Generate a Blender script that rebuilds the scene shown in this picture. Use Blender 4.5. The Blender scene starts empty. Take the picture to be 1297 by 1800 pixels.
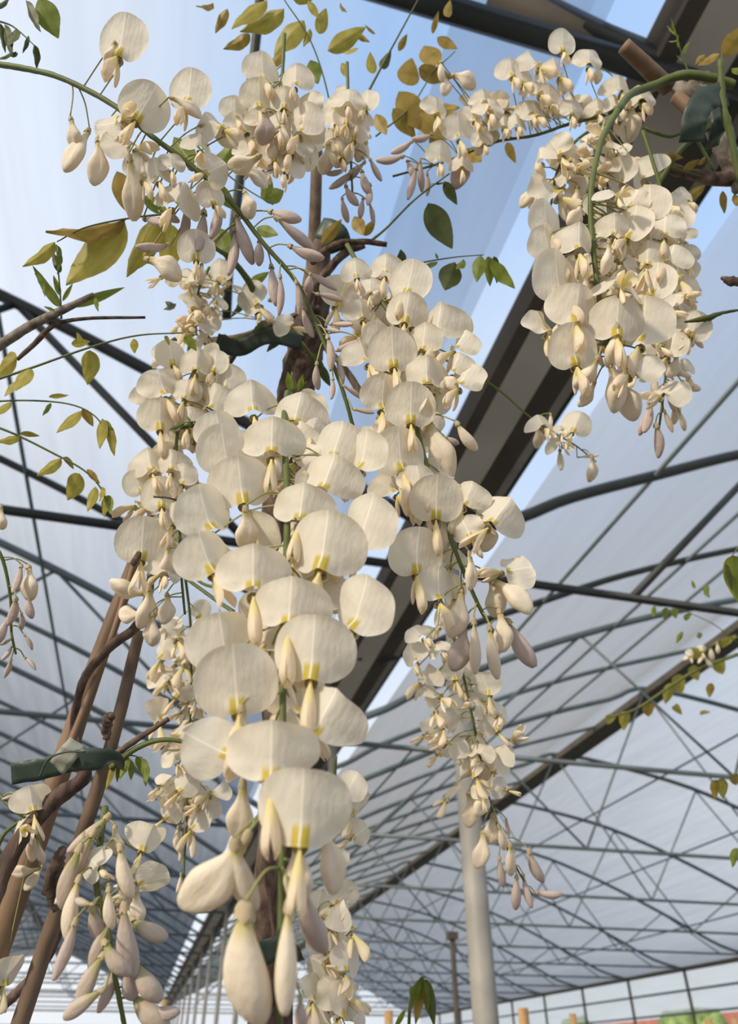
import bpy, math, random
from mathutils import Vector, Matrix
random.seed(7)
PI = math.pi
C = bpy.context.scene.collection
scn = bpy.context.scene

# ------------------------------------------------------------------ camera
FPX = 1309.0
PITCH, YAW = math.radians(36.82), math.radians(-14.42)
CAMH = 1.5                                   # camera height above the floor
cd = bpy.data.cameras.new('camera'); cam = bpy.data.objects.new('camera', cd); C.objects.link(cam)
cam.location = (0, 0, CAMH); cam.rotation_euler = (PI/2+PITCH, 0, YAW)
cd.sensor_fit = 'VERTICAL'; cd.sensor_height = 24; cd.lens = 24*FPX/1800
cd.clip_start = 0.01; cd.clip_end = 500
cd.dof.use_dof = True; cd.dof.focus_distance = 0.41; cd.dof.aperture_fstop = 8.5
scn.camera = cam
CM = cam.rotation_euler.to_matrix()
RGT, UPV, FWD = CM @ Vector((1, 0, 0)), CM @ Vector((0, 1, 0)), CM @ Vector((0, 0, -1))
CAM = Vector((0, 0, CAMH))

# ------------------------------------------------------------------ world, sun, exposure
scn.view_settings.view_transform = 'Standard'; scn.view_settings.look = 'None'
scn.view_settings.gamma = 1; scn.view_settings.exposure = 0.0; scn.view_settings.use_curve_mapping = False
w = bpy.data.worlds.new('sky'); scn.world = w; w.use_nodes = True
nt = w.node_tree; nt.nodes.clear()
tc = nt.nodes.new('ShaderNodeTexCoord'); sep = nt.nodes.new('ShaderNodeSeparateXYZ')
rz = nt.nodes.new('ShaderNodeValToRGB'); rz.color_ramp.elements[0].position = 0.25; rz.color_ramp.elements[1].position = .85
rz.color_ramp.elements[0].color = (.86, .92, 1.0, 1); rz.color_ramp.elements[1].color = (.42, .63, .98, 1)
rx = nt.nodes.new('ShaderNodeMapRange'); rx.inputs['From Min'].default_value = .10; rx.inputs['From Max'].default_value = -.60
rx.inputs['To Min'].default_value = 0; rx.inputs['To Max'].default_value = 1
mx = nt.nodes.new('ShaderNodeMix'); mx.data_type = 'RGBA'; mx.inputs['B'].default_value = (1.25, 1.25, 1.25, 1)
nz = nt.nodes.new('ShaderNodeTexNoise'); nz.inputs['Scale'].default_value = 2.2; nz.inputs['Detail'].default_value = 5
cr = nt.nodes.new('ShaderNodeMapRange'); cr.inputs['From Min'].default_value = .48; cr.inputs['From Max'].default_value = .75; cr.inputs['To Max'].default_value = .45
mc = nt.nodes.new('ShaderNodeMix'); mc.data_type = 'RGBA'; mc.inputs['B'].default_value = (.92, .94, .98, 1)
bg = nt.nodes.new('ShaderNodeBackground'); out = nt.nodes.new('ShaderNodeOutputWorld')
L = nt.links.new
L(tc.outputs['Generated'], sep.inputs[0]); L(sep.outputs['Z'], rz.inputs[0]); L(sep.outputs['X'], rx.inputs['Value'])
L(rx.outputs[0], mx.inputs['Factor']); L(rz.outputs[0], mx.inputs['A'])
L(tc.outputs['Generated'], nz.inputs['Vector']); L(nz.outputs[0], cr.inputs['Value']); L(cr.outputs[0], mc.inputs['Factor'])
L(mx.outputs['Result'], mc.inputs['A']); L(mc.outputs['Result'], bg.inputs[0]); bg.inputs[1].default_value = 1.0; L(bg.outputs[0], out.inputs[0])
sd = bpy.data.lights.new('sun', 'SUN'); sd.energy = 3.6; sd.angle = math.radians(5); sd.color = (1.0, .87, .68)
sun = bpy.data.objects.new('sun', sd); C.objects.link(sun)
sun.rotation_euler = Vector((-.80, -.58, .36)).to_track_quat('Z', 'Y').to_euler()   # low afternoon sun behind the camera's left

# ------------------------------------------------------------------ materials
def mat(name, col, rough=.6, metal=0, noise=0, nscale=20, col2=None, bump=0, stretch=(1, 1, 1), transl=0, spec=.3):
    m = bpy.data.materials.new(name); m.use_nodes = True; n = m.node_tree; lk = n.links.new
    b = n.nodes['Principled BSDF']; b.inputs['Roughness'].default_value = rough; b.inputs['Metallic'].default_value = metal
    b.inputs['Specular IOR Level'].default_value = spec
    b.inputs['Base Color'].default_value = (*col, 1); src = None
    if noise or bump:
        t = n.nodes.new('ShaderNodeTexCoord'); mp = n.nodes.new('ShaderNodeMapping'); mp.inputs['Scale'].default_value = stretch
        nz = n.nodes.new('ShaderNodeTexNoise'); nz.inputs['Scale'].default_value = nscale; nz.inputs['Detail'].default_value = 6
        lk(t.outputs['Object'], mp.inputs[0]); lk(mp.outputs[0], nz.inputs['Vector'])
        rp = n.nodes.new('ShaderNodeValToRGB'); rp.color_ramp.elements[0].position = .35; rp.color_ramp.elements[1].position = .68
        rp.color_ramp.elements[0].color = (*(col2 or [c*(1-noise) for c in col]), 1); rp.color_ramp.elements[1].color = (*col, 1)
        lk(nz.outputs[0], rp.inputs[0]); lk(rp.outputs[0], b.inputs['Base Color']); src = rp.outputs[0]
        if bump:
            bp = n.nodes.new('ShaderNodeBump'); bp.inputs['Strength'].default_value = bump; bp.inputs['Distance'].default_value = .002
            lk(nz.outputs[0], bp.inputs['Height']); lk(bp.outputs[0], b.inputs['Normal'])
    if transl:
        tr = n.nodes.new('ShaderNodeBsdfTranslucent'); ms = n.nodes.new('ShaderNodeMixShader'); ms.inputs[0].default_value = transl
        if src: lk(src, tr.inputs[0])
        else: tr.inputs[0].default_value = (*col, 1)
        o = n.nodes['Material Output']; lk(b.outputs[0], ms.inputs[1]); lk(tr.outputs[0], ms.inputs[2]); lk(ms.outputs[0], o.inputs[0])
    return m

def petal_mat(name, c_body, c_patch=None, patch=None, transl=.42, c_tip=None, tip=None, midrib=False):
    """petal colour in the petal's own coordinates: a yellow eye at the foot of the banner, or a tint running along a bud"""
    m = bpy.data.materials.new(name); m.use_nodes = True; n = m.node_tree; lk = n.links.new
    b = n.nodes['Principled BSDF']; b.inputs['Roughness'].default_value = .55; b.inputs['Specular IOR Level'].default_value = .25
    t = n.nodes.new('ShaderNodeTexCoord'); s = n.nodes.new('ShaderNodeSeparateXYZ'); lk(t.outputs['Object'], s.inputs[0])
    nz = n.nodes.new('ShaderNodeTexNoise'); nz.inputs['Scale'].default_value = 4; nz.inputs['Detail'].default_value = 3; lk(t.outputs['Object'], nz.inputs['Vector'])
    mix0 = n.nodes.new('ShaderNodeMix'); mix0.data_type = 'RGBA'; mix0.inputs['A'].default_value = (*[c*.93 for c in c_body], 1); mix0.inputs['B'].default_value = (*c_body, 1)
    lk(nz.outputs[0], mix0.inputs['Factor']); cur = mix0.outputs['Result']
    def mr(sock, a, bb, c=0, d=1):
        r = n.nodes.new('ShaderNodeMapRange'); r.interpolation_type = 'SMOOTHSTEP'
        for k, v in zip(('From Min', 'From Max', 'To Min', 'To Max'), (a, bb, c, d)): r.inputs[k].default_value = v
        lk(sock, r.inputs['Value']); return r.outputs[0]
    def mul(a, bb):
        q = n.nodes.new('ShaderNodeMath'); q.operation = 'MULTIPLY'; lk(a, q.inputs[0]); lk(bb, q.inputs[1]); return q.outputs[0]
    def mul_c(a, v):
        q = n.nodes.new('ShaderNodeMath'); q.operation = 'MULTIPLY'; lk(a, q.inputs[0]); q.inputs[1].default_value = v; return q.outputs[0]
    ab = n.nodes.new('ShaderNodeMath'); ab.operation = 'ABSOLUTE'; lk(s.outputs['X'], ab.inputs[0])
    if patch == 'eye':
        f = mul(mr(ab.outputs[0], .115, .07), mul(mr(s.outputs['Z'], .30, .20), mr(s.outputs['Z'], -.02, .05)))
        k = n.nodes.new('ShaderNodeMix'); k.data_type = 'RGBA'; k.inputs['B'].default_value = (*c_patch, 1); lk(cur, k.inputs['A']); lk(f, k.inputs['Factor']); cur = k.outputs['Result']
        f = mr(ab.outputs[0], .022, .004, 0, .8)
        k = n.nodes.new('ShaderNodeMix'); k.data_type = 'RGBA'; k.inputs['B'].default_value = (.98, .95, .82, 1); lk(cur, k.inputs['A']); lk(f, k.inputs['Factor']); cur = k.outputs['Result']
    if patch == 'base':
        f = mr(s.outputs['Z'], -.48 if 'green' in name else -.30, -.02)
        k = n.nodes.new('ShaderNodeMix'); k.data_type = 'RGBA'; k.inputs['B'].default_value = (*c_patch, 1); lk(cur, k.inputs['A']); lk(f, k.inputs['Factor']); cur = k.outputs['Result']
    # fine veins
    wv = n.nodes.new('ShaderNodeTexNoise'); wv.inputs['Scale'].default_value = 9; mp = n.nodes.new('ShaderNodeMapping'); mp.inputs['Scale'].default_value = (1.6, 1, .6)
    lk(t.outputs['Object'], mp.inputs[0]); lk(mp.outputs[0], wv.inputs['Vector'])
    bp = n.nodes.new('ShaderNodeBump'); bp.inputs['Strength'].default_value = .10; bp.inputs['Distance'].default_value = .02; 
    rg = mr(ab.outputs[0], .030, .0, 0, 3.0 if patch == 'eye' else 0); sm = n.nodes.new('ShaderNodeMath'); sm.operation = 'ADD'; lk(rg, sm.inputs[0]); lk(mul_c(wv.outputs[0], .45), sm.inputs[1])
    lk(sm.outputs[0], bp.inputs['Height']); lk(bp.outputs[0], b.inputs['Normal'])
    tr = n.nodes.new('ShaderNodeBsdfTranslucent'); ms = n.nodes.new('ShaderNodeMixShader'); ms.inputs[0].default_value = transl
    hs = n.nodes.new('ShaderNodeMix'); hs.data_type = 'RGBA'; hs.blend_type = 'MULTIPLY'; hs.inputs['Factor'].default_value = 1; hs.inputs['B'].default_value = (1, .90, .70, 1)
    lk(cur, hs.inputs['A']); lk(cur, b.inputs['Base Color']); lk(hs.outputs['Result'], tr.inputs[0])
    lk(b.outputs[0], ms.inputs[1]); lk(tr.outputs[0], ms.inputs[2]); lk(ms.outputs[0], n.nodes['Material Output'].inputs[0])
    return m

M = {}
M['banner'] = petal_mat('cream_banner', (.80, .755, .665), (.58, .46, .07), 'eye')
M['wing'] = petal_mat('cream_wing', (.86, .77, .62), (.80, .72, .36), 'base')
M['keel'] = petal_mat('cream_keel', (.86, .75, .58), (.74, .68, .30), 'base', transl=.25)
M['bud_c'] = petal_mat('cream_bud', (.84, .755, .62), (.56, .50, .18), 'base', transl=.3)
M['bud_m'] = petal_mat('mauve_bud', (.58, .475, .43), (.44, .37, .22), 'base', transl=.25)
M['bud_g'] = petal_mat('green_bud', (.55, .455, .37), (.33, .33, .10), 'base', transl=.2)
M['calyx'] = mat('calyx', (.52, .42, .26), .7, noise=.3, nscale=6, transl=.15)
M['ped'] = mat('flower_stalk', (.26, .26, .10), .6)
M['rachis'] = mat('green_stem', (.105, .13, .035), .55, noise=.3, nscale=60)
M['leaf'] = mat('young_leaf', (.47, .40, .075), .45, noise=.3, nscale=3, transl=.5, stretch=(3, 1, 1))
M['leafb'] = mat('bronze_leaf', (.40, .28, .06), .45, noise=.35, nscale=3, transl=.45)
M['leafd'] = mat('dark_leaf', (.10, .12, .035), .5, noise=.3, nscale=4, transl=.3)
M['leafg'] = mat('green_leaf', (.24, .29, .05), .45, noise=.3, nscale=3, transl=.5)
M['bark'] = mat('bark', (.15, .10, .075), .85, col2=(.04, .026, .02), noise=.6, nscale=150, bump=1, stretch=(1, 1, .18))
M['barkg'] = mat('grey_bark', (.26, .23, .19), .85, col2=(.10, .08, .06), noise=.5, nscale=140, bump=.8, stretch=(1, 1, .25))
M['bamboo'] = mat('bamboo', (.20, .125, .07), .6, col2=(.11, .065, .04), noise=.4, nscale=60, bump=.3, stretch=(1, 1, .08))
M['cane'] = mat('weathered_cane', (.17, .115, .075), .7, col2=(.07, .045, .03), noise=.5, nscale=90, bump=.5, stretch=(1, 1, .1))
M['tape'] = mat('green_tie_tape', (.045, .065, .05), .45, noise=.3, nscale=30)
M['tapel'] = mat('pale_tie_tape', (.30, .31, .25), .6, noise=.2, nscale=40)
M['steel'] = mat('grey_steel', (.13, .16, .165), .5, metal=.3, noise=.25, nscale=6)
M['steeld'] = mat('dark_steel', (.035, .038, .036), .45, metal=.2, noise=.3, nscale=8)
M['galv'] = mat('galvanised', (.30, .285, .255), .6, metal=.1, noise=.25, nscale=9)
M['gutter'] = mat('gutter_steel', (.50, .46, .40), .6, metal=.2, noise=.2, nscale=3)
M['gutterd'] = mat('gutter_dark', (.06, .048, .036), .7, noise=.3, nscale=4)
M['ridge'] = mat('ridge_brown', (.10, .085, .065), .7, noise=.3, nscale=5)
M['stake'] = mat('stake_wood', (.55, .33, .15), .7, noise=.3, nscale=12)
M['soil'] = mat('floor_gravel', (.22, .20, .17), .9, noise=.4, nscale=9)
M['white'] = mat('white_sheet', (.86, .87, .88), .6, noise=.08, nscale=2, transl=.55)
M['red'] = mat('red_roof', (.42, .16, .13), .7, noise=.3, nscale=2)
M['hedge'] = mat('hedge_green', (.30, .42, .12), .8, noise=.5, nscale=3, col2=(.12, .16, .06))
M['lime'] = mat('grass_green', (.42, .62, .22), .8, noise=.3, nscale=1)

def film_mat(name, tmin, tmax, col):
    m = bpy.data.materials.new(name); m.use_nodes = True; n = m.node_tree; lk = n.links.new; n.nodes.clear()
    o = n.nodes.new('ShaderNodeOutputMaterial'); t = n.nodes.new('ShaderNodeTexCoord')
    mp = n.nodes.new('ShaderNodeMapping'); mp.inputs['Scale'].default_value = (4, .35, 4); nz = n.nodes.new('ShaderNodeTexNoise'); nz.inputs['Scale'].default_value = 2.2; nz.inputs['Detail'].default_value = 7
    lk(t.outputs['Object'], mp.inputs[0]); lk(mp.outputs[0], nz.inputs['Vector'])
    lw = n.nodes.new('ShaderNodeLayerWeight'); lw.inputs[0].default_value = .5
    r = n.nodes.new('ShaderNodeMapRange'); r.inputs['From Min'].default_value = .45; r.inputs['From Max'].default_value = .88
    r.inputs['To Min'].default_value = tmax; r.inputs['To Max'].default_value = tmin; lk(lw.outputs['Facing'], r.inputs['Value'])
    ad = n.nodes.new('ShaderNodeMath'); ad.operation = 'MULTIPLY_ADD'; lk(nz.outputs[0], ad.inputs[0]); ad.inputs[1].default_value = .22; ad.inputs[2].default_value = -.11
    a2 = n.nodes.new('ShaderNodeMath'); a2.operation = 'ADD'; a2.use_clamp = True; lk(r.outputs[0], a2.inputs[0]); lk(ad.outputs[0], a2.inputs[1])
    tp = n.nodes.new('ShaderNodeBsdfTransparent'); tl = n.nodes.new('ShaderNodeBsdfTranslucent'); tl.inputs[0].default_value = (*col, 1)
    df = n.nodes.new('ShaderNodeBsdfDiffuse'); df.inputs[0].default_value = (*[c*.8 for c in col], 1)
    m1 = n.nodes.new('ShaderNodeMixShader'); m1.inputs[0].default_value = .25; lk(tl.outputs[0], m1.inputs[1]); lk(df.outputs[0], m1.inputs[2])
    m2 = n.nodes.new('ShaderNodeMixShader'); lk(a2.outputs[0], m2.inputs[0]); lk(m1.outputs[0], m2.inputs[1]); lk(tp.outputs[0], m2.inputs[2]); lk(m2.outputs[0], o.inputs[0])
    return m
M['film'] = film_mat('roof_film', .0, .86, (.17, .175, .18))  # left bay: darker film colour, its shade put into the tone
M['filmr'] = film_mat('sunlit_roof_film', .0, .80, (.285, .29, .30))  # same film for the right bay, paler: sun on the slope put into colour
M['white'] = film_mat('white_sheet', .60, .66, (.95, .95, .95))
M['film2'] = film_mat('curtain_film', .05, .62, (.30, .34, .42))

# ------------------------------------------------------------------ helpers
def link_obj(name, mesh, parent=None):
    o = bpy.data.objects.new(name, mesh); C.objects.link(o)
    if parent: o.parent = parent
    return o
def mesh_of(name, V, F, m, smooth=True):
    me = bpy.data.meshes.new(name); me.from_pydata([tuple(v) for v in V], [], F); me.materials.append(m)
    if smooth:
        for p in me.polygons: p.use_smooth = True
    me.update(); return me
def obj(name, V, F, m, parent=None, smooth=True):
    return link_obj(name, mesh_of(name, V, F, m, smooth), parent)
def tag(o, label, cat, group=None, kind=None):
    o['label'] = label
    if cat: o['category'] = cat
    if group: o['group'] = group
    if kind: o['kind'] = kind
    return o
def struct(o, label=None):
    o['kind'] = 'structure'
    if label: o['label'] = label
    return o
def empty(name, loc):
    o = bpy.data.objects.new(name, None); C.objects.link(o); o.location = loc; o.empty_display_size = .01
    return o
def world_child(name, V, F, m, root):
    """mesh given in world coordinates, stored relative to an unrotated root"""
    l = root.location
    return obj(name, [Vector(v)-l for v in V], F, m, root)
def smooth_path(P, n=6):
    P = [Vector(p) for p in P]
    if len(P) < 3: return P
    o = []
    for i in range(len(P)-1):
        a, b = P[i], P[i+1]; p0 = P[i-1] if i else a*2-b; p3 = P[i+2] if i+2 < len(P) else b*2-a
        for k in range(n):
            t = k/n
            o.append(.5*((2*a)+(b-p0)*t+(2*p0-5*a+4*b-p3)*t*t+(3*a-p0-3*b+p3)*t**3))
    o.append(P[-1]); return o
def lerp_list(R, n):
    out_ = []
    for i in range(n):
        t = i/(n-1)*(len(R)-1); k = min(int(t), len(R)-2) if len(R) > 1 else 0
        out_.append(R[k]+(R[k+1]-R[k])*(t-k) if len(R) > 1 else R[0])
    return out_
def tube_geo(P, R, sides=8, wob=0, V=None, F=None):
    V = [] if V is None else V; F = [] if F is None else F
    R = lerp_list(R, len(P)) if isinstance(R, (list, tuple)) else [R]*len(P)
    base = len(V); up = Vector((.13, .21, .97)); nrm = None
    for i, p in enumerate(P):
        t = (P[min(i+1, len(P)-1)]-P[max(i-1, 0)]).normalized()
        if nrm is None: nrm = t.cross(up).normalized()
        nrm = (nrm-t*nrm.dot(t)).normalized(); bi = t.cross(nrm)
        for k in range(sides):
            a = 2*PI*k/sides; rr = R[i]*(1+wob*random.uniform(-1, 1))
            V.append(p+nrm*math.cos(a)*rr+bi*math.sin(a)*rr)
    for i in range(len(P)-1):
        for k in range(sides):
            a = base+i*sides+k; b = base+i*sides+(k+1) % sides
            F.append((a, b, b+sides, a+sides))
    F.append(tuple(base+k for k in range(sides))[::-1]); F.append(tuple(base+(len(P)-1)*sides+k for k in range(sides)))
    return V, F
def U(px, py, d):
    """the point seen at photo pixel (px,py), d metres in front of the camera"""
    return CAM+FWD*d+RGT*((px-648.5)*d/FPX)+UPV*((900-py)*d/FPX)
def Upath(L_, n=6): return smooth_path([U(*p) for p in L_], n)

# ================================================================== THE GREENHOUSE
Z0 = CAMH
GX = 1.06
YS = -2.0; YE = 38.0
PR = [(1.12, 2.03), (1.45, 2.18), (1.75, 2.36), (2.3, 2.62), (3.0, 2.94), (4.0, 3.32), (5.0, 3.64), (5.65, 3.84)]
PRR = [(5.65, 3.84), (7.4, 3.58), (8.5, 3.25), (9.4, 2.90), (10.4, 2.46), (11.3, 2.05), (12.1, 1.86)]
RIGHT = PR+PRR[1:]
LEFT = [(1.00, 2.03), (.72, 2.16), (.3, 2.38), (-.3, 2.66), (-.9, 2.93), (-1.5, 3.17), (-2.4, 3.5), (-3.5, 3.84),
        (-5.2, 3.6), (-6.4, 3.25), (-7.3, 2.9), (-8.3, 2.46), (-9.2, 2.05), (-10., 1.86)]
def prof_z(prof, x):
    for a, b in zip(prof, prof[1:]):
        lo, hi = (a, b) if a[0] < b[0] else (b, a)
        if lo[0] <= x <= hi[0]: return lo[1]+(hi[1]-lo[1])*(x-lo[0])/(hi[0]-lo[0])
    return prof[-1][1]
def sheet(name, prof, y0, y1, m, ny=24, dz=0.03):
    P = smooth_path([(x, 0, z) for x, z in prof], 3); V = []; F = []
    for j in range(ny+1):
        y = y0+(y1-y0)*j/ny
        for p in P: V.append((p.x, y, p.z+dz+Z0-.012*abs(math.sin(j*PI/2))))
    n = len(P)
    for j in range(ny):
        for i in range(n-1): F.append((j*n+i, j*n+i+1, (j+1)*n+i+1, (j+1)*n+i))
    return obj(name, V, F, m)
o = obj('floor', [(-12, -4, 0), (16, -4, 0), (16, 42, 0), (-12, 42, 0)], [(0, 1, 2, 3)], M['soil']); struct(o, 'bare gravel floor under the greenhouse')
struct(sheet('ceiling', [(1.50, 2.235)]+RIGHT[2:], YS, YE, M['filmr']), 'translucent plastic roof film of the right greenhouse bay')
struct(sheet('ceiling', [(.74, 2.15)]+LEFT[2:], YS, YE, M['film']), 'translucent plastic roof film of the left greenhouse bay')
tag(sheet('roll_up_curtain', [(.76, 2.10), (.6, 2.18), (.42, 2.28)], YS, 8.5, M['film2'], dz=.0), 'folded double strip of bluish film beside the gutter', 'roof curtain')

def gable(name, prof, y, label, x0, x1):
    P = smooth_path([(x, 0, z) for x, z in prof], 2); V = []; F = []
    for p in P: V += [(p.x, y, p.z+Z0), (p.x, y, 0)]
    for i in range(len(P)-1): F.append((2*i, 2*i+1, 2*i+3, 2*i+2))
    struct(obj(name, V, F, M['white'], smooth=False), label)
gable('wall_far', RIGHT, YE, 'white sheeted end wall of the right bay', 0, 0)
gable('wall_far', LEFT, YE, 'bright white sheeted end wall of the left bay', 0, 0)
def box_geo(x0, x1, y0, y1, z0, z1, V, F):
    b = len(V); V += [(x, y, z) for x in (x0, x1) for y in (y0, y1) for z in (z0, z1)]
    F += [tuple(b+i for i in f) for f in ((0, 1, 3, 2), (4, 6, 7, 5), (0, 4, 5, 1), (2, 3, 7, 6), (0, 2, 6, 4), (1, 5, 7, 3))]
def box(name, x0, x1, y0, y1, z0, z1, m, parent=None):
    V, F = [], []; box_geo(x0, x1, y0, y1, z0, z1, V, F); return obj(name, V, F, m, parent, smooth=False)
# side wall on the right: white film band under the eave, open below
struct(box('wall_right', 12.1, 12.14, YS, YE, Z0+1.02, Z0+1.82, M['white']), 'white film band of the right side wall below the eave')
struct(box('wall_right', 12.1, 12.14, YS, YE, 0, .6, M['white']), 'low white plinth of the right side wall')
struct(box('wall_left', -10.04, -10., YS, YE, 0, Z0+1.85, M['white']), 'white film side wall of the left bay')
# rails of walls
for z, lab in ((1.86, 'brownish eave rail on top of the white right side wall'), (1.45, 'thin rail across the middle of the white side wall band'), (1.02, 'dark rail along the lower edge of the white side wall band')):
    V, F = tube_geo([Vector((12.05, YS, Z0+z)), Vector((12.05, YE, Z0+z))], .05 if z > 1.8 else .025, 8)
    tag(obj('wall_rail', V, F, M['ridge' if z > 1.8 else 'steel']), lab, 'rail')

# gutter between the bays
g = empty('gutter', (GX, 0, Z0+2)); tag(g, 'broad grey-brown steel valley gutter running away between the two roof bays', 'gutter')
def strip(name, prof, th, m):
    V, F = [], []
    up = [(x, z) for x, z in prof]; dn = [(x, z+th) for x, z in prof]; n = len(prof)
    for y in (YS, YE):
        for x, z in up+dn[::-1]: V.append((x-GX, y, z-2))
    n2 = 2*n
    for i in range(n2): F.append((i, (i+1) % n2, n2+(i+1) % n2, n2+i))
    F.append(tuple(range(n2))); F.append(tuple(range(n2, 2*n2))[::-1])
    return obj(name, V, F, m, g, smooth=False)
strip('trough', [(.94, 2.00), (1.075, 2.00)], .012, M['gutter'])
strip('side_plate', [(.885, 2.10), (.90, 2.02), (.94, 2.0)], .01, M['gutterd'])
strip('side_plate', [(1.075, 2.0), (1.16, 2.025), (1.19, 2.04)], .01, M['gutterd'])
strip('flange', [(1.19, 2.04), (1.225, 2.035)], .01, M['galv'])
strip('lip', [(1.225, 2.035), (1.245, 2.035)], .02, M['steeld'])
# ridge cap of right bay
V, F = [], []; box_geo(5.50, 5.80, YS, YE, Z0+3.72, Z0+3.80, V, F)
tag(obj('ridge_beam', V, F, M['ridge'], smooth=False), 'long dark brown ridge beam of the right bay running diagonally away', 'beam')
V, F = [], []; box_geo(-3.6, -3.4, YS, YE, Z0+3.72, Z0+3.80, V, F)
tag(obj('ridge_beam', V, F, M['ridge'], smooth=False), 'ridge beam of the left bay behind the lower left vines', 'beam')

ORD = ['nearest', 'second', 'third', 'fourth', 'fifth', 'sixth', 'seventh', 'eighth', 'ninth', 'tenth', 'eleventh', 'twelfth', 'thirteenth', 'fourteenth', 'fifteenth', 'sixteenth', 'seventeenth']
def hoop_geo(prof, r=.028, o0=(0, 0, 0)):
    P = smooth_path([Vector((x-o0[0], -o0[1], z+Z0-o0[2]-.02)) for x, z in prof], 4)
    return tube_geo(P, r, 8)
def truss(prof, y, bay, k, zc=1.88):
    gx = prof[0][0]; sgn = 1 if bay == 'right' else -1
    root = empty('roof_truss', (gx, y, Z0)); 
    tag(root, '%s grey steel roof truss of the %s bay counted from the camera' % (ORD[k], bay), 'roof truss', 'steel trusses of the %s bay' % bay)
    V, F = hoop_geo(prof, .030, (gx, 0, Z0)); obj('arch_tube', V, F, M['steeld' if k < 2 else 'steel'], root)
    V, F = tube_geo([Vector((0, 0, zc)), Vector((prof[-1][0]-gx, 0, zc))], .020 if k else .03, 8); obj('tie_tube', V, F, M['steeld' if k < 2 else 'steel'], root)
    x = GX+sgn*1.9; node = []
    xe = abs(prof[-1][0]-GX)
    d = 1.0; top = True
    px, pz = GX+sgn*.9, zc
    while d+1.15 < xe-.8:
        d += 1.15
        nx = GX+sgn*d; nz_ = prof_z(prof, nx)-.02 if top else zc
        V, F = tube_geo([Vector((px-gx, 0, pz)), Vector((nx-gx, 0, nz_))], .013 if k > 1 else .02, 6); obj('web_brace', V, F, M['steeld' if k < 2 else 'steel'], root)
        px, pz, top = nx, nz_, not top
    return root
ys = [.62, 2.65]+[2.65+2.5*k for k in range(1, 14)]
for k, y in enumerate(ys):
    zc = 1.78 if k == 1 else (1.98 if k == 0 else 1.88)
    if k: truss(RIGHT, y, 'right', k, zc)
    truss(LEFT, y, 'left', k, zc)
hy = [4.05]+[6.4+2.5*k for k in range(0, 12)]
for k, y in enumerate(hy):
    for prof, bay in ((PR, 'right'), (LEFT, 'left')):
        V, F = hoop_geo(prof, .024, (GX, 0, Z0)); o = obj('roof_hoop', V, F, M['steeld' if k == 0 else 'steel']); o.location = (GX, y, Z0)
        tag(o, '%s plain grey roof hoop of the %s bay counted from the camera' % (ORD[k], bay), 'roof hoop', 'plain hoops of the %s bay' % bay)
# near joint of the right bay above the gutter, with its gusset plate
r0 = empty('roof_joint', (1.1, .62, Z0+2)); tag(r0, 'dark steel arch foot with a bolted plate at the gutter in the upper right corner', 'steel joint')
V, F = [], []; P = [Vector((-.25, 0, .22)), Vector((-.05, 0, .07)), Vector((.1, 0, .02))]
V, F = tube_geo([Vector((.0, .02, .03)), Vector((.6, .02, .34)), Vector((1.6, .02, .85))], .035, 8); obj('arch_tube', V, F, M['steeld'], r0)
V = []; F = []; box_geo(-.16, .16, -.012, .0, -.09, .14, V, F); obj('gusset_plate', V, F, M['steeld'], r0, smooth=False)
for dx, dz in ((-.1, -.03), (.0, .08), (.1, -.03)):
    V, F = tube_geo([Vector((dx, -.03, dz)), Vector((dx, -.01, dz))], .012, 6); obj('bolt', V, F, M['galv'], r0)
V, F = [], []; 
V, F = tube_geo([Vector((-.62, 0.02, .20)), Vector((.0, .02, .05))], .045, 8); obj('arch_end', V, F, M['ridge'], r0)

# purlins along the bays
for (xx, bay, nm) in ((2.28, 'right', 'low on the left slope'), (3.55, 'right', 'halfway up the left slope'), (4.2, 'right', 'high on the left slope'), (7.2, 'right', 'high on the right slope'), (8.9, 'right', 'halfway down the right slope'), (10.6, 'right', 'low on the right slope'),
                (-1.2, 'left', 'low on the slope beside the gutter'), (-6.2, 'left', 'on the far slope')):
    z = prof_z(RIGHT if bay == 'right' else LEFT, xx)-.03+Z0
    V, F = tube_geo([Vector((xx, YS, z)), Vector((xx, YE, z))], .014, 6)
    tag(obj('purlin', V, F, M['steel']), 'thin steel purlin of the %s bay %s' % (bay, nm), 'purlin')
# posts under the gutter and the eave
for k, y in enumerate([2.65+2.5*j for j in range(0, 14)]):
    V, F = tube_geo([Vector((0, 0, 0)), Vector((0, 0, Z0+2.0))], .042 if k == 0 else .03, 14)
    o = obj('gutter_post', V, F, M['galv']); o.location = (GX, y, 0)
    tag(o, ('thick galvanised post nearest the camera, right of the flowers' if k == 0 else '%s slim post under the gutter counted from the camera' % ORD[k]), 'post', 'posts under the gutter')
for k in range(0, 14):
    y = 6.4+2.5*k-1.25+1.25
    V, F = tube_geo([Vector((0, 0, 0)), Vector((0, 0, Z0+1.86))], .035, 8)
    o = obj('eave_post', V, F, M['ridge']); o.location = (12.04, 2.65+2.5*(k), 0)
    tag(o, '%s post of the right side wall counted from the camera' % ORD[k], 'post', 'posts of the right side wall')
V, F = tube_geo([Vector((0, 0, 0)), Vector((0, 0, Z0+2.0))], .05, 10)
pp = empty('prop_post', (5.35, 14.7, 0)); tag(pp, 'dark slim prop post with a small cap standing alone under the right bay', 'post')
obj('pole', V, F, M['ridge'], pp); box('cap_plate', -.09, .09, -.09, .09, Z0+1.9, Z0+2.02, M['ridge'], pp)
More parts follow.
